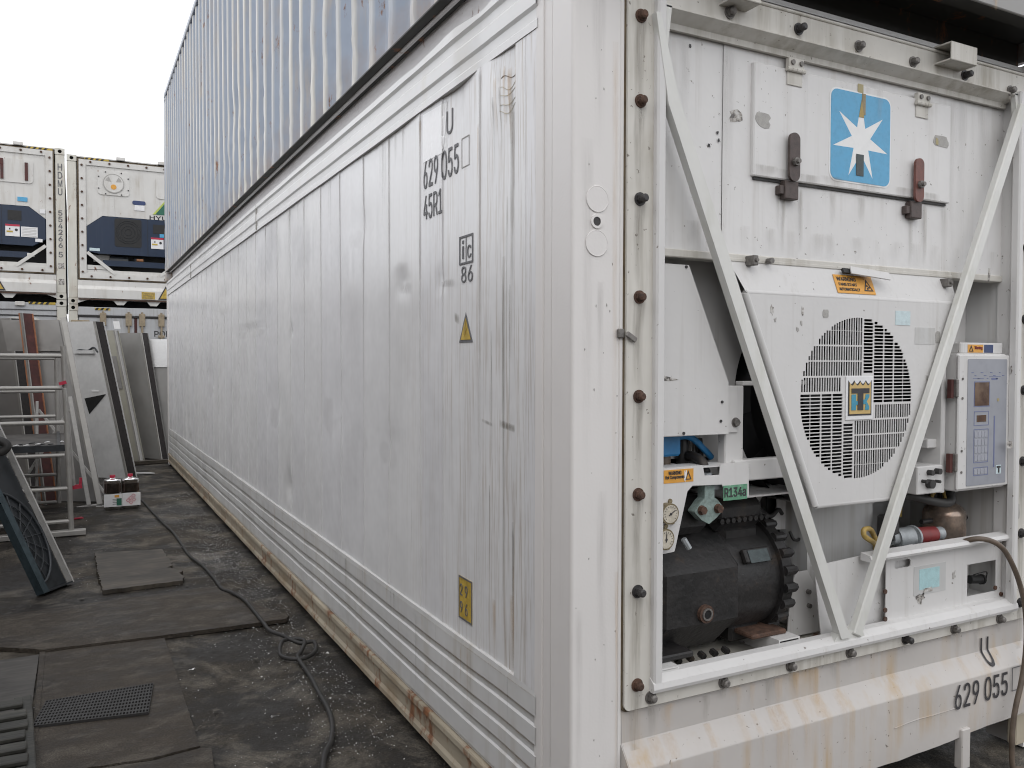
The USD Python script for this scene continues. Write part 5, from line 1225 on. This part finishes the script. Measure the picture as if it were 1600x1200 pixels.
    # sill
    sp = [(YB+.04, z0+.47), (YB-.002, z0+.46), (YB-.002, z0+.36), (YB-.05, z0+.29), (YB-.05, z0+.12), (YB+.04, z0+.10)]
    sl_ = o('bottom_sill', ext_yz(sp, X0+.162, X1-.162), 'far_white')
    for cx, flip in ((X0+1.72 if not left else X1-1.12, 0),):
        tr_ = Polygon([(cx-.14, z0+.13), (cx+.14, z0+.13), (cx, z0+.40)])
        tt = o('warning_triangle', ext_xz(tr_.intersection(sbox(cx-1, z0+.1, cx+1, z0+.6)), YB-.058, YB-.051), 'ink', sl_)
        o('triangle_field', ext_xz(tr_.buffer(-.022, join_style=2), YB-.062, YB-.0585), 'yellow', tt)
    if not left:
        k_ = o('caution_sticker', box(X0+1.28, X0+1.52, YB-.056, YB-.051, z0+.13, z0+.27), 'yellow', sl_)
        o('sticker_text', cat([text_end(s__, X0+1.30, z0+.225-.042*i, .030, YB-.0562, .19) for i, s__ in enumerate(('CAUTION', '7Ft HIGH', 'CONTAINER'))]), 'ink_grey', k_)
    o('sill_lip', box(X0+.17, X1-.17, YB-.055, YB-.03, z0+.085, z0+.105), 'rust', sl_)
    for a, b in ((X0+.16, X0+.42), (X1-.16, X1-.42)):
        o('corner_gusset', ext_xz(Polygon([(a, z0+.02), (a, z0+.12), (b, z0+.12)] if a < b else [(a, z0+.02), (b, z0+.12), (a, z0+.12)]), YB-.02, YB+.02), 'far_white')
    for cx in (X0+.90, X0+1.5):
        o('pocket_tab', ext_xz(Polygon([(cx-.14, z0+.10), (cx+.14, z0+.10), (cx+.06, z0+.0), (cx-.06, z0+.0)]), YB-.02, YB+.02), 'far_white')
    return T, X0, X1, Z1
zb = B(100, 468)[1]
xl = B(103.5, 350)[0]
TL, X0, X1, Z1 = far_reefer(xl-.015-W, zb, 'white reefer at the back left, number 554266 5 down its right post', True)
# upright number on its right post
for i, ch in enumerate('HDMU'): obj('marking', text_end(ch, X1-.118, Z1-.42-.155*i, .125, YB-.001, .075, True), 'ink_grey', TL)
for i, ch in enumerate('554266'): obj('marking', text_end(ch, X1-.118, Z1-1.27-.122*i, .095, YB-.001, .072, True), 'ink_grey', TL)
obj('marking', text_end('5', X1-.118, Z1-2.06, .10, YB-.001, .072, True), 'ink_grey', TL)
for zq in (2.28, 2.58): obj('sticker_remnant', box(X1-.125, X1-.03, YB-.003, YB-.0005, Z1-zq, Z1-zq+.11), 'sticker_torn', TL)
obj('sticker', box(X1-.78, X1-.62, YB-.003, YB+.009, zb+1.80, zb+1.88), 'logo_blue', TL)
obj('sticker', box(X1-.42, X1-.33, YB-.004, YB+.009, zb+1.60, zb+1.68), 'sticker_white', TL)
TR, X0, X1, Z1 = far_reefer(xl+.02, zb-.075, 'white reefer at the back with round vent and green triangle', False, 2.84)
gx_, gz_ = X0+1.78, zb+1.75
lg = obj('logo_triangle', ext_xz(Polygon([(gx_-.23, gz_), (gx_+.22, gz_), (gx_+.02, gz_+.33)]), YB-.001, YB+.0095), 'logo_green', TR)
obj('logo_stripe', ext_xz(Polygon([(gx_-.28, gz_), (gx_-.235, gz_), (gx_+.015, gz_+.33), (gx_-.01, gz_+.34)]), YB-.001, YB+.0095), 'logo_lime', lg)
obj('marking', text_end('HYUNDAI', gx_-.34, gz_-.105, .075, YB+.008, .75, True), 'ink', TR)
cr = obj('sticker', ext_xz(rrect(X0+1.13, X0+1.37, gz_+.16, gz_+.24, .035), YB-.001, YB+.0095), 'blue_navy', TR)
obj('sticker', box(X0+1.17, X0+1.35, YB-.002, YB+.0095, gz_+.05, gz_+.155), 'sticker_white', cr)
# lower left: plain reefer end with oval plate
zb2 = zb-.012
LB = thing('reefer_container', 'pale grey container end with white oval plate at the bottom of the back left stack', 'container', (xl-.015-W, YB, 0))
X0, X1 = xl-.015-W, xl-.015
def lower_common(T, X0, X1, ztop):
    for a, b in ((X0, X0+.16), (X1-.16, X1)):
        pp = obj('corner_post', box(a, b, YB, YB+.16, 0, ztop-.118, .012), 'far_post', T)
        obj('corner_casting', ext_xz(sbox(a-.004, ztop-.117, b+.004, ztop).difference(disc((a+b)/2, ztop-.06, .034, 6)), YB-.006, YB+.05), 'far_post', pp)
        obj('casting_hole', box(a+.03, b-.03, YB+.052, YB+.056, ztop-.1, ztop-.02), 'dark_hole', pp)
    obj('body', box(X0+.02, X1-.02, YB+.13, YB+6, .05, ztop-.12), 'far_grey', T)
    obj('top_shadow_beam', box(X0+.16, X1-.16, YB+.3, YB+.4, ztop-.1, ztop+.1), 'dark_hole', T)  # near-black block standing in for the shade between the stacked ends
lower_common(LB, X0, X1, zb2)
obj('top_rail', cat(box(X0+.16, X1-.16, YB-.004, YB+.12, zb2-.20, zb2-.06, .01), box(X0+.16, X1-.16, YB+.02, YB+.12, zb2-.30, zb2-.205, .01)), 'far_grey', LB)
obj('end_panel', box(X0+.162, X1-.162, YB+.05, YB+.12, .1, zb2-.32), 'far_grey', LB)
obj('oval_plate', ext_xz(rrect(X1-1.02, X1-.40, zb2-.66, zb2-.34, .15), YB+.035, YB+.049), 'far_white', LB)
for dx in (-.8, -.55): obj('screw', cyl((X1+dx, YB+.036, zb2-.40), (X1+dx, YB+.02, zb2-.40), .014, 6), 'dark_bolt', LB)
obj('roof_lug', box(X1-.84, X1-.68, YB-.05, YB+.1, zb2-.13, zb2-.05, .01), 'far_white', LB)
hazard(LB, X1-.62, X1-.18, zb2-.095, zb2-.05, YB-.006)
for i, ch in enumerate('C'): obj('marking', text_end(ch, X1-.118, zb2-.52, .10, YB-.001, .07), 'ink_grey', LB)
# lower right: door end
DB = thing('dry_container', 'pale container with tan lock rod brackets on its doors at the far end', 'container', (xl+.02, YB, 0))
X0, X1 = xl+.02, xl+.02+W; zb3 = zb-.085
lower_common(DB, X0, X1, zb3)
obj('door_header', box(X0+.16, X1-.16, YB-.01, YB+.12, zb3-.20, zb3-.04, .01), 'far_grey', DB)
hazard(DB, X0+.45, X0+.72, zb3-.10, zb3-.055, YB-.012)
obj('header_gasket', box(X0+.16, X1-.16, YB-.002, YB+.1, zb3-.235, zb3-.203), 'rubber', DB)
dcx = B(212, 500)[0]
for a, b in ((X0+.17, dcx-.025), (dcx+.025, X1-.17)):
    obj('door', box(a, b, YB+.01, YB+.10, .15, zb3-.238, .012), 'far_grey', DB)
obj('door_gasket', box(dcx-.022, dcx+.022, YB+.015, YB+.05, .15, zb3-.238), 'wood_dark', DB)
for px in (161, 201, 222, 252):
    cx = B(px, 500)[0]
    rod = obj('lock_rod', cyl((cx, YB-.03, .3), (cx, YB-.03, zb3-.12), .020, 8), 'timber_block', DB)
    obj('rod_bracket', box(cx-.055, cx+.055, YB-.05, YB+.009, zb3-.40, zb3-.15, .01), 'timber_block', rod)
    obj('rod_keeper', box(cx-.06, cx+.06, YB-.045, YB+.009, zb3-.62, zb3-.57, .01), 'timber_block', rod)
mz = B(250, 526)[1]
obj('marking', text_end('PON', B(241, 526)[0], mz, .11, YB+.0095, .32, True), 'ink', DB)
obj('spacer_block', box(X0+.04, X0+.36, YB-.06, YB-.007, zb3-.48, zb3-.30, .01), 'timber_block', DB)
# ------------------------------------------------------------------ panels leaning at the far end of the yard
def lean(name, label, foot, top, dy, Wd, yaw, th, face, edge, foot_y=None, group='insulated panels leaning in a row'):
    gx_, gy_ = G(*foot)
    P0 = np.array([gx_, gy_, .004]); P1 = at(top[0], top[1], 1, gy_+dy); a = P1-P0
    dl = np.array([-math.cos(yaw), math.sin(yaw), 0]); dr = np.array([math.sin(yaw), math.cos(yaw), 0])
    T = thing(name, label, 'panel', P0, group)
    def slab(s0, s1, t0, t1, h0=0, h1=1, bow=0.0, seed=0):
        n, k = 10, 16
        S_, H_ = np.meshgrid(np.linspace(s0, s1, n), np.linspace(h0, h1, k), indexing='ij')
        F = P0+S_[..., None]*dl+t0*dr+H_[..., None]*a
        F = F-bow*nz(np.stack([S_*2, H_*2, S_*0+seed], -1), 1.5, seed+60)[..., None]*dr
        front = grid(F[:, ::-1])
        c = [P0+s*dl+t*dr+h*a for h in (h0, h1) for t in (t0+.004, t1) for s in (s0, s1)]
        return cat(front, trimesh.Trimesh(np.array(c)).convex_hull)
    T.slab, T.P0, T.a, T.dl, T.dr = slab, P0, a, dl, dr
    T.face = obj('face_sheet', slab(0, Wd, 0, .02, bow=.02, seed=int(foot[0])), face, T, 50)
    obj('core', slab(.012, Wd-.012, .0245, th-.012), edge, T)
    obj('back_sheet', slab(0, Wd, th-.012, th), face, T)
    obj('edge_strip', slab(-.012, .020, -.004, .016), 'alu', T)
    return T
def bp(T, s, h, t=-.006): return T.P0+s*T.dl+h*T.a+t*T.dr
lean('insulated_panel', 'tan grey panel leaning behind the scaffold, leftmost in the row', (47, 766), (15, 497), .9, 1.5, .85, .17, 'steel_dull', 'foam_edge')
T = lean('wooden_board', 'narrow orange brown board standing between two grey panels', (70, 790), (33, 489), .9, .05, .9, .16, 'wood_orange', 'wood_dark', group='boards')
T = lean('insulated_panel', 'grey panel with a bent upper sheet behind the scaffold, left of the torn one', (152, 784), (94, 500), .9, .52, .5, .13, 'grey_sheet', 'foam_edge')
obj('bent_sheet', T.slab(.01, .72, -.025, -.012, .82, 1.0, .03, 5), 'steel_dull', T, 50)
T = lean('insulated_panel', 'shiny torn metal panel with a black triangular hole in it', (199, 749), (147, 502), .7, .58, .80, .19, 'steel', 'foam_edge')
tri3 = [bp(T, .46, .50), bp(T, .06, .53), bp(T, .43, .40)]
def flat(pts, n, d=.004):
    pts = np.array(pts); c = np.vstack([pts, pts+np.asarray(n)*d]); return trimesh.Trimesh(c).convex_hull
obj('hole', flat(tri3, T.dr, .003), 'dark_hole', T)
obj('scrap_label', flat([bp(T, .30, .545), bp(T, .18, .545), bp(T, .18, .555), bp(T, .30, .555)], T.dr), 'paper_white', T)
obj('tear', tube([bp(T, .47, .80, -.004), bp(T, .36, .815, -.006), bp(T, .22, .81, -.004), bp(T, .10, .83, -.008), bp(T, .05, .80, -.004)], .012, 6, 6), 'tray_dark', T)
obj('torn_flap', T.slab(.10, .46, -.03, -.012, .79, .812, .05, 8), 'steel', T, 50)
T = lean('insulated_panel', 'slim cream panel with a square patch, right of the torn one', (219, 722), (178, 516), .6, .62, .75, .11, 'cream_sheet', 'steel_dull')
obj('patch_plate', T.slab(.05, .36, -.014, -.004, .55, .80), 'steel_dull', T)
obj('loose_label', flat([bp(T, -.02, 1.01), bp(T, -.14, 1.01), bp(T, -.14, 1.07), bp(T, -.02, 1.07)], T.dr), 'paper_white', T)
T = lean('insulated_panel', 'plain grey panel with thick dark edge, second from the white wall', (252, 718), (220, 520), .6, .62, .90, .16, 'grey_sheet', 'foam_edge')
T = lean('insulated_panel', 'grey panel half hidden behind the far corner of the white container', (300, 716), (268, 530), .6, .62, .5, .12, 'grey_sheet', 'foam_edge')
obj('upper_sheet', T.slab(.0, .62, -.02, -.006, .76, 1.0, .02, 3), 'steel', T, 50)
# loose aluminium profile
def bar_at(px0, py0, y0, px1, py1, y1, w, h): return bar(at(px0, py0, 1, y0), at(px1, py1, 1, y1), w, h, (0, 1, 0.1), .003)
g0 = G(158, 788)
obj('aluminium_profile', bar_at(156, 788, g0[1]-.05, 99, 496, g0[1]+.55, .06, .03), 'alu', None, label='long pale metal profile leaning just left of the torn shiny panel', cat='metal profile')
# white trestle of light bars behind the scaffold
g1 = G(139, 790)
TF = thing('trestle', 'white trestle of thin crossed bars standing behind the scaffold', 'trestle', (g1[0], g1[1], 0))
for a_, b_ in (((139, 789, g1[1]), (109, 620, g1[1]+.3)), ((57, 800, g1[1]+.1), (58, 627, g1[1]+.3)), ((173, 782, g1[1]+.06), (60, 640, g1[1]+.35)), ((30, 762, g1[1]+.15), (108, 640, g1[1]+.35))):
    obj('leg' if a_[0] in (139, 57) else 'diagonal_bar', bar_at(*a_, *b_, .045 if a_[0] == 139 else .03, .025), 'alu_white', TF)
obj('foot_bar', bar(at(160, 789, 1, g1[1]+.02), at(0, 812, 1, g1[1]+.02), .05, .04, (0, 0, 1), .003), 'alu_white', TF)
obj('foot_bar', bar(at(176, 791, 1, g1[1]-.05), at(150, 793, 1, g1[1]-.05), .04, .03, (0, 0, 1), .003), 'alu_white', TF)
# ------------------------------------------------------------------ scaffold tower
sy = G(112, 836)[1]; sx_ = G(112, 836)[0]
SC = thing('scaffold_tower', 'mobile scaffold tower of grey aluminium tubes at the left edge', 'scaffold', (sx_, sy, 0))
yb_ = G(91, 792)[1]
XL = sx_-1.35
def pz(px, py, y): p = at(px, py, 1, y); return p
p0, p1 = pz(112, 834, sy), pz(98.5, 541, sy)
obj('upright', tube([p0, p1], .025, 10), 'alu', SC, 60)
obj('upright', tube([p0+[XL-sx_, 0, 0], p1+[XL-sx_, 0, 0]], .025, 10), 'alu', SC, 60)
q0, q1 = pz(92, 786, yb_), pz(88, 556, yb_)
obj('upright', tube([q0, q1], .025, 10), 'alu', SC, 60)
obj('upright', tube([q0+[-1.35, 0, 0], q1+[-1.35, 0, 0]], .025, 10), 'alu', SC, 60)
for px, py in ((97, 556), (100, 606), (102, 660), (101, 711), (106, 763), (109, 814)):
    a_ = pz(px, py, sy); obj('rung', tube([a_, (XL, sy, a_[2])], .020, 8), 'alu', SC, 60)
for py in (560, 611, 650, 700, 741, 784):
    a_ = pz(90, py, yb_); obj('rung', tube([a_, (a_[0]-1.35, yb_, a_[2])], .019, 8), 'alu', SC, 60)
dz0 = pz(104, 700, sy)[2]
dk = obj('deck', box(XL+.02, sx_-.05, sy+.05, yb_-.05, dz0-.02, dz0+.01), 'plywood_grey', SC)
obj('deck_frame', cat(bar((XL, sy+.02, dz0), (sx_-.03, sy+.02, dz0), .03, .06), bar((sx_-.10, sy, dz0), (q0[0], yb_, dz0), .03, .06)), 'tray_dark', SC)
obj('diagonal', tube([pz(99, 607, sy)+[.01, -.03, 0], pz(115, 758, sy+.15)], .018, 8), 'alu_white', SC, 60)
hk = pz(119, 758, sy+.15)
obj('brace_hook', cat(bar(hk+[-.04, 0, -.02], hk+[.05, 0, -.01], .03, .04), bar(hk+[.035, 0, -.02], hk+[.04, 0, .07], .02, .025)), 'cap_red', SC)
hk = pz(98, 600, sy)
obj('brace_hook', bar(hk+[-.03, -.03, .0], hk+[.03, -.03, .02], .03, .03), 'cap_red', SC)
obj('diagonal', tube([pz(106, 763, sy)+[0, 0, 0], (q0[0]-.3, yb_, q0[2]+.2)], .015, 8), 'alu', SC, 60)
obj('outrigger', bar((sx_-1.0, sy-.03, .03), (sx_+.12, sy-.03, .03), .10, .05, (0, 0, 1), .006), 'alu', SC)
for k in range(10):
    x_, y_ = sx_-.08-rng.uniform(0, .5), sy+.15+rng.uniform(0, .5)
    obj('paint_scrap', flat([(x_, y_, dz0+.012), (x_+.05, y_+.02, dz0+.014), (x_+.03, y_+.05, dz0+.016)], (0, 0, 1), .006), 'paper_white' if k % 2 else 'tray_dark', dk)
# ------------------------------------------------------------------ leaning fan tray
g0, g1 = G(116, 913), G(76, 929)
A0 = np.array([g0[0], g0[1], .02]); B0 = np.array([g1[0], g1[1], .02])
top_ = at(0, 664, 1, g0[1]+.10); ax_ = (top_-A0)*1.25
wv = B0-A0; wv_n = wv/np.linalg.norm(wv); ln = np.linalg.norm(ax_); an = ax_/ln
nn = np.cross(an, wv_n); nn /= np.linalg.norm(nn)
if nn[1] > 0: nn = -nn
FT = thing('fan_tray', 'blue grey sheet metal fan tray with wire guard leaning at the left edge', 'fan tray', A0)
Wt = np.linalg.norm(wv)
def TP(a_, w_, n_): return A0+an*a_+wv_n*w_+nn*n_
def slab_t(a0, a1, w0, w1, n0, n1):
    return trimesh.Trimesh(np.array([TP(a_, w_, n_) for a_ in (a0, a1) for w_ in (w0, w1) for n_ in (n0, n1)])).convex_hull
obj('back_sheet', slab_t(0, ln, 0, Wt, -.07, -.06), 'tray_dark', FT)
obj('white_flange', slab_t(0.0, ln, -.004, .010, -.045, .0), 'alu_white', FT)
obj('blue_flange', slab_t(0, ln, Wt-.01, Wt+.045, -.06, -.0), 'tray_blue', FT)
obj('end_flange', slab_t(0, .012, .012, Wt-.012, -.06, 0), 'tray_dark', FT)
for r_ in (.10, .17, .24, .31):
    t = np.linspace(-.5*math.pi, .5*math.pi, 25)
    P_ = np.array([TP(.42+r_*1.15*math.sin(q_), min(Wt-.03, Wt*.98-r_*.78*math.cos(q_)*Wt/.26), -.05) for q_ in t])
    obj('guard_ring', tube(P_, .0045 if r_ < .3 else .010, 6), 'wire_dark', FT, 60)
for q_ in np.linspace(-1.2, 1.2, 7):
    obj('guard_spoke', tube([TP(.42, Wt-.04, -.05), TP(.42+.31*1.15*math.sin(q_), Wt*.98-.31*.78*math.cos(q_)*Wt/.26, -.05)], .004, 5), 'wire_dark', FT, 60)
kp = at(3, 690, 1, g0[1]-.05)
obj('rubber_grip', tube([kp+[-.25, 0, .03], kp+[-.05, -.02, .02], kp+[.03, -.03, -.02], kp+[.0, -.03, -.07], kp+[-.1, -.02, -.08]], .03, 10, 6), 'rubber', FT, 60)
# ------------------------------------------------------------------ plastic bottles with a shared label
jx, jy = G(188, 795)
def bottle(x, y, label, fill):
    T = thing('plastic_bottle', label, 'bottle', (x, y, 0), 'clear bottles by the scaffold')
    w, d, h = .088, .10, .36
    sec = []
    for zz_, s in ((.0, .92), (.015, 1), (.318, 1), (.332, .90), (.338, .40), (.352, .30)):
        a = np.linspace(0, 2*math.pi, 24, endpoint=False); c_, s_ = np.cos(a), np.sin(a)
        e = 4; rr = 1/(np.abs(c_)**e+np.abs(s_)**e)**(1/e)
        sec.append(np.stack([x+w*s*rr*c_, y+d*s*rr*s_, np.full(24, zz_+.003)], 1))
    P = np.array(sec); P = np.concatenate([P, P[:, :1]], 1)
    obj('shell', grid(P), 'clear_plastic', T, 60)
    obj('cap', cyl((x, y, .352), (x, y, .382), .028, 16), 'cap_red', T, 30)
    obj('neck', cyl((x, y, .335), (x, y, .352), .022, 14), 'clear_plastic', T)
    obj('contents', box(x-w+.006, x+w-.006, y-d+.008, y+d-.008, .19, fill, .012), 'brown_liquid', T)
    return T
sepx = .165
b1 = bottle(jx-.075, jy, 'clear plastic bottle of brown oil with red cap, left of the pair', .31)
b2 = bottle(jx-.075+.180, jy+.02, 'clear plastic bottle with red cap, right of the pair, label with red diamonds', .30)
lx0, lx1 = jx-.165, jx+.200; ly = jy-.104
zb_, zt_ = at(188, 793, 1, ly)[2], at(188, 772, 1, ly)[2]
lb = obj('label', box(lx0, lx0+.182, ly-.002, ly+.002, .045, .185), 'sticker_white', b1)
obj('label_mark', box(lx0+.105, lx0+.150, ly-.0035, ly-.002, .145, .172), 'orange', lb); obj('label_picture', box(lx0+.125, lx0+.175, ly-.0035, ly-.002, .055, .135), 'logo_green', lb)
obj('label_lines', cat([box(lx0+.085, lx0+.13, ly-.003, ly-.002, .07+.018*k, .076+.018*k) for k in range(4)]), 'ink_grey', lb)
lb2 = obj('label', box(lx0+.184, lx1-.0, ly-.002, ly+.022, .045, .185), 'sticker_white', b2)
for dx, dz in ((.08, .14), (.11, .165), (.055, .115), (.085, .09), (.115, .12)):
    s_ = affinity.rotate(sbox(-.016, -.016, .016, .016), 45)
    obj('label_symbol', ext_xz(affinity.translate(s_.difference(s_.buffer(-.005)), lx0+.184+dx, dz-.01), ly-.0035, ly-.002), 'cap_red', lb2)
# ------------------------------------------------------------------ sheets on the ground
def ground_sheet(name, label, catg, pts, z0, z1, mat, nibble=0.0, seed=0, kids=None):
    P = [G(*p) for p in pts]
    if nibble:
        r2 = np.random.default_rng(seed); Q = []
        for (a, b) in zip(P, P[1:]+P[:1]):
            n = max(2, int(np.hypot(b[0]-a[0], b[1]-a[1])/.03))
            for t in np.linspace(0, 1, n, endpoint=False): Q.append((a[0]+(b[0]-a[0])*t+r2.normal(0, nibble), a[1]+(b[1]-a[1])*t+r2.normal(0, nibble)))
        P = Q
    return obj(name, ext_xy(Polygon(P).buffer(0), z0, z1), mat, None, label=label, cat=catg)
ground_sheet('plywood_sheet', 'rotting square plywood sheet lying on the ground near the bottles', 'plywood', [(148, 870), (253, 864), (262, 876), (270, 890), (262, 893), (286, 898), (280, 902), (288, 908), (286, 914), (161, 930), (154, 905)], .004, .034, 'plywood', .004, 4)
ground_sheet('plywood_sheet', 'long wet board across the yard just beyond the big steel plate', 'plywood', [(-120, 1012), (-120, 985), (150, 947), (330, 922), (400, 950), (452, 968), (448, 973), (258, 999), (70, 1022)], .002, .026, 'plate_steel', .002, 6)
ground_sheet('steel_plate', 'large grey steel plate under the rubber mat', 'steel plate', [(66, 1024), (257, 1000), (312, 1170), (236, 1190), (48, 1218), (56, 1120)], .002, .014, 'plate_steel', .0015, 8)
ground_sheet('steel_plate', 'second steel plate at the bottom edge, nearest the camera', 'steel plate', [(49, 1221), (237, 1193.5), (313, 1173.5), (331, 1173), (345, 1300), (30, 1330)], .002, .013, 'plate_steel', .0015, 9)
ground_sheet('plywood_sheet', 'pale board beside the steel plate at the left edge', 'plywood', [(-90, 1048), (61, 1026), (49, 1112), (-110, 1145)], .002, .012, 'plywood_grey', .001, 10)
obj('plate_edge', ext_xy(Polygon([G(62, 1024), G(71, 1023), G(54, 1212), G(45, 1213)]), .0145, .019), 'plate_steel', None, label='narrow strip along the left edge of the large steel plate', cat='strip')
# rubber ring mat: real cells
mc = [np.array(G(*p, .016)) for p in ((72, 1098), (240, 1070), (232, 1116), (50, 1138))]
def mquad(u, v): return (1-v)*((1-u)*mc[0]+u*mc[1])+v*((1-u)*mc[3]+u*mc[2])
cells = []
nu_, nv_ = 34, 9
for i in range(nu_):
    for j in range(nv_):
        a = [mquad((i+du)/nu_, (j+dv)/nv_) for du, dv in ((.2, .2), (.8, .2), (.8, .8), (.2, .8))]
        cells.append([tuple(p) for p in a])
obj('rubber_mat', ext_xy(Polygon([tuple(mquad(u, v)) for u, v in ((0, 0), (1, 0), (1, 1), (0, 1))], [c for c in cells]), .0148, .027), 'rubber', None, label='black rubber grid mat lying on the large steel plate', cat='mat')
# pallet slats bottom left
PA = thing('pallet', 'broken dark wooden pallet in the bottom left corner', 'pallet', (*G(20, 1150), 0))
for k, (yl, yr) in enumerate(((1104, 1096), (1121, 1113), (1137, 1129), (1155, 1146), (1173, 1164), (1192, 1183), (1214, 1205), (1240, 1231))):
    e0, e1 = np.array(G(-160, yl+28, .09)), np.array(G(40+(k % 3)*2-(4 if k == 0 else 0), yr, .09))
    obj('slat', bar((e0[0], e0[1], .085+.004*(k % 2)), (e1[0], e1[1], .085), .075, .020, (0, 0, 1), .004), 'pallet_wood', PA)
for px in (36, -60):
    a_, b_ = np.array(G(px, 1100, .035)), np.array(G(px+6, 1245, .035))
    obj('bearer', bar((a_[0], a_[1], .038), (b_[0], b_[1], .038), .07, .070, (0, 0, 1), .004), 'pallet_wood', PA)
# ------------------------------------------------------------------ hose on the ground
hp = [(196, 768), (205, 771), (222, 783), (236, 798), (255, 818), (270, 832), (283, 850), (296, 869), (318, 886), (335, 905), (347, 921), (362, 932), (382, 944), (396, 960), (410, 978), (422, 993), (440, 1006), (468, 1012), (490, 1010), (493, 1018), (478, 1029), (455, 1031), (438, 1024), (441, 1012), (458, 1008), (476, 1011), (470, 1020), (465, 1028), (474, 1042), (486, 1060), (499, 1085), (512, 1108), (519, 1132), (517, 1160), (507, 1182), (504, 1215), (506, 1260)]
H3 = []
for k, p in enumerate(hp):
    zz_ = .017 + (.022 if 16 <= k <= 18 else (.030 if 23 <= k <= 25 else 0))+(.024 if 11 <= k <= 16 else 0)
    g_ = G(*p, .012); H3.append((g_[0], g_[1], zz_))
obj('hose', tube(H3, .0115, 10, 8), 'rubber', None, 60, label='black rubber hose snaking over the ground with a knot in it', cat='hose')
# supply cable on the right end
cb = [(1478, 858, .06), (1500, 848, .02), (1525, 842, -.03), (1548, 845, -.055), (1566, 856, -.065), (1580, 878, -.07), (1592, 908, -.075), (1601, 945, -.08), (1604, 990, -.085), (1601, 1035, -.09), (1595, 1070, -.095), (1588, 1100, -.10), (1583, 1130, -.10), (1581, 1165, -.105), (1583, 1200, -.11)]
cpts = [at(px, py, 1, yy) for px, py, yy in cb]
cpts = cpts+[np.array([cpts[-1][0]+.02, -.13, .014]), np.array([cpts[-1][0]+.15, -.3, .014])]
obj('supply_cable', tube(cpts, .0105, 10, 8), 'hose_brown', None, 60, label='brown supply cable hanging out of the right end of the machinery', cat='cable')
# ------------------------------------------------------------------ litter
for k, (px, py, w, lab) in enumerate(((299, 1049, .045, 'white paper scrap beside the steel plate'), (430, 1123, .05, 'crumpled white scrap below the hose knot'), (420, 1025, .02, 'small white scrap left of the hose knot'), (512, 1024, .03, 'white scrap right of the hose knot'))):
    x_, y_ = G(px, py); r2 = np.random.default_rng(k)
    n = 9; a = np.sort(r2.uniform(0, 2*math.pi, n)); rr = w/2*r2.uniform(.6, 1, n)
    V = [(x_, y_, .012)]+[(x_+rr[i]*math.cos(a[i]), y_+rr[i]*math.sin(a[i])*.8, .006+.014*r2.random()) for i in range(n)]
    obj('paper_scrap', tm(V, [(0, i+1, (i+1) % n+1) for i in range(n)]), 'paper_white', None, label=lab, cat='paper scrap')
x_, y_ = G(122, 812)
obj('red_scrap', flat([(x_-.05, y_, .005), (x_+.05, y_+.02, .006), (x_+.03, y_+.07, .008), (x_-.03, y_+.05, .005)], (0, 0, 1), .01), 'cap_red', None, label='small red scrap on the ground under the scaffold', cat='scrap')
a_, b_ = G(199, 742), G(242, 741)
obj('metal_strip', flat([(a_[0], a_[1], .006), (b_[0], b_[1], .006), (b_[0]-.05, b_[1]+.12, .006), (a_[0]+.05, a_[1]+.12, .006)], (0, 0, 1), .015), 'steel', None, label='shiny metal strip lying on the ground before the cream panel', cat='metal strip')
a_, b_ = np.array(G(198, 727)), np.array(G(268, 722))
obj('timber', bar((a_[0], a_[1], .03), (b_[0]+.3, b_[1], .03), .12, .05), 'plywood', None, label='low dark timber under the feet of the far panels', cat='timber')
# pale flecks
V, F = [], []
r3 = np.random.default_rng(11)
def fleck(x_, y_, s):
    b = len(V); a = r3.uniform(0, 6.28)
    for k in range(4):
        V.append((x_+s*math.cos(a+k*1.57)*r3.uniform(.4, 1), y_+s*math.sin(a+k*1.57)*r3.uniform(.4, 1), .004+r3.uniform(0, .004)))
    F.extend([(b, b+1, b+2), (b, b+2, b+3)])
for k in range(5200):
    if k < 3600:
        y_ = r3.uniform(1.2, 9); x_ = -.06-abs(r3.normal(0, .22))
    elif k < 4400: y_ = r3.normal(5.2, .8); x_ = -.25+r3.normal(0, .12)
    else: y_ = r3.uniform(1.0, 11); x_ = r3.uniform(-1.6, -.05)
    if x_ > -.03: continue
    fleck(x_, y_, abs(r3.normal(.0018, .0018))+.0010)
obj('pale_flecks', tm(V, F), 'paper_white', None, label='pale flecks of paint and chippings scattered over the dark ground', cat='debris', kind='stuff')
V, F = [], []
for k in range(90):
    y_ = r3.uniform(1.2, 8); x_ = r3.uniform(-1.7, -.1); s = r3.uniform(.008, .028)
    fleck(x_, y_, s)
obj('leaf_litter', tm(np.array(V)+[0, 0, .004], F), 'plywood', None, label='dark leaves and crumbs scattered on the ground', cat='debris', kind='stuff')
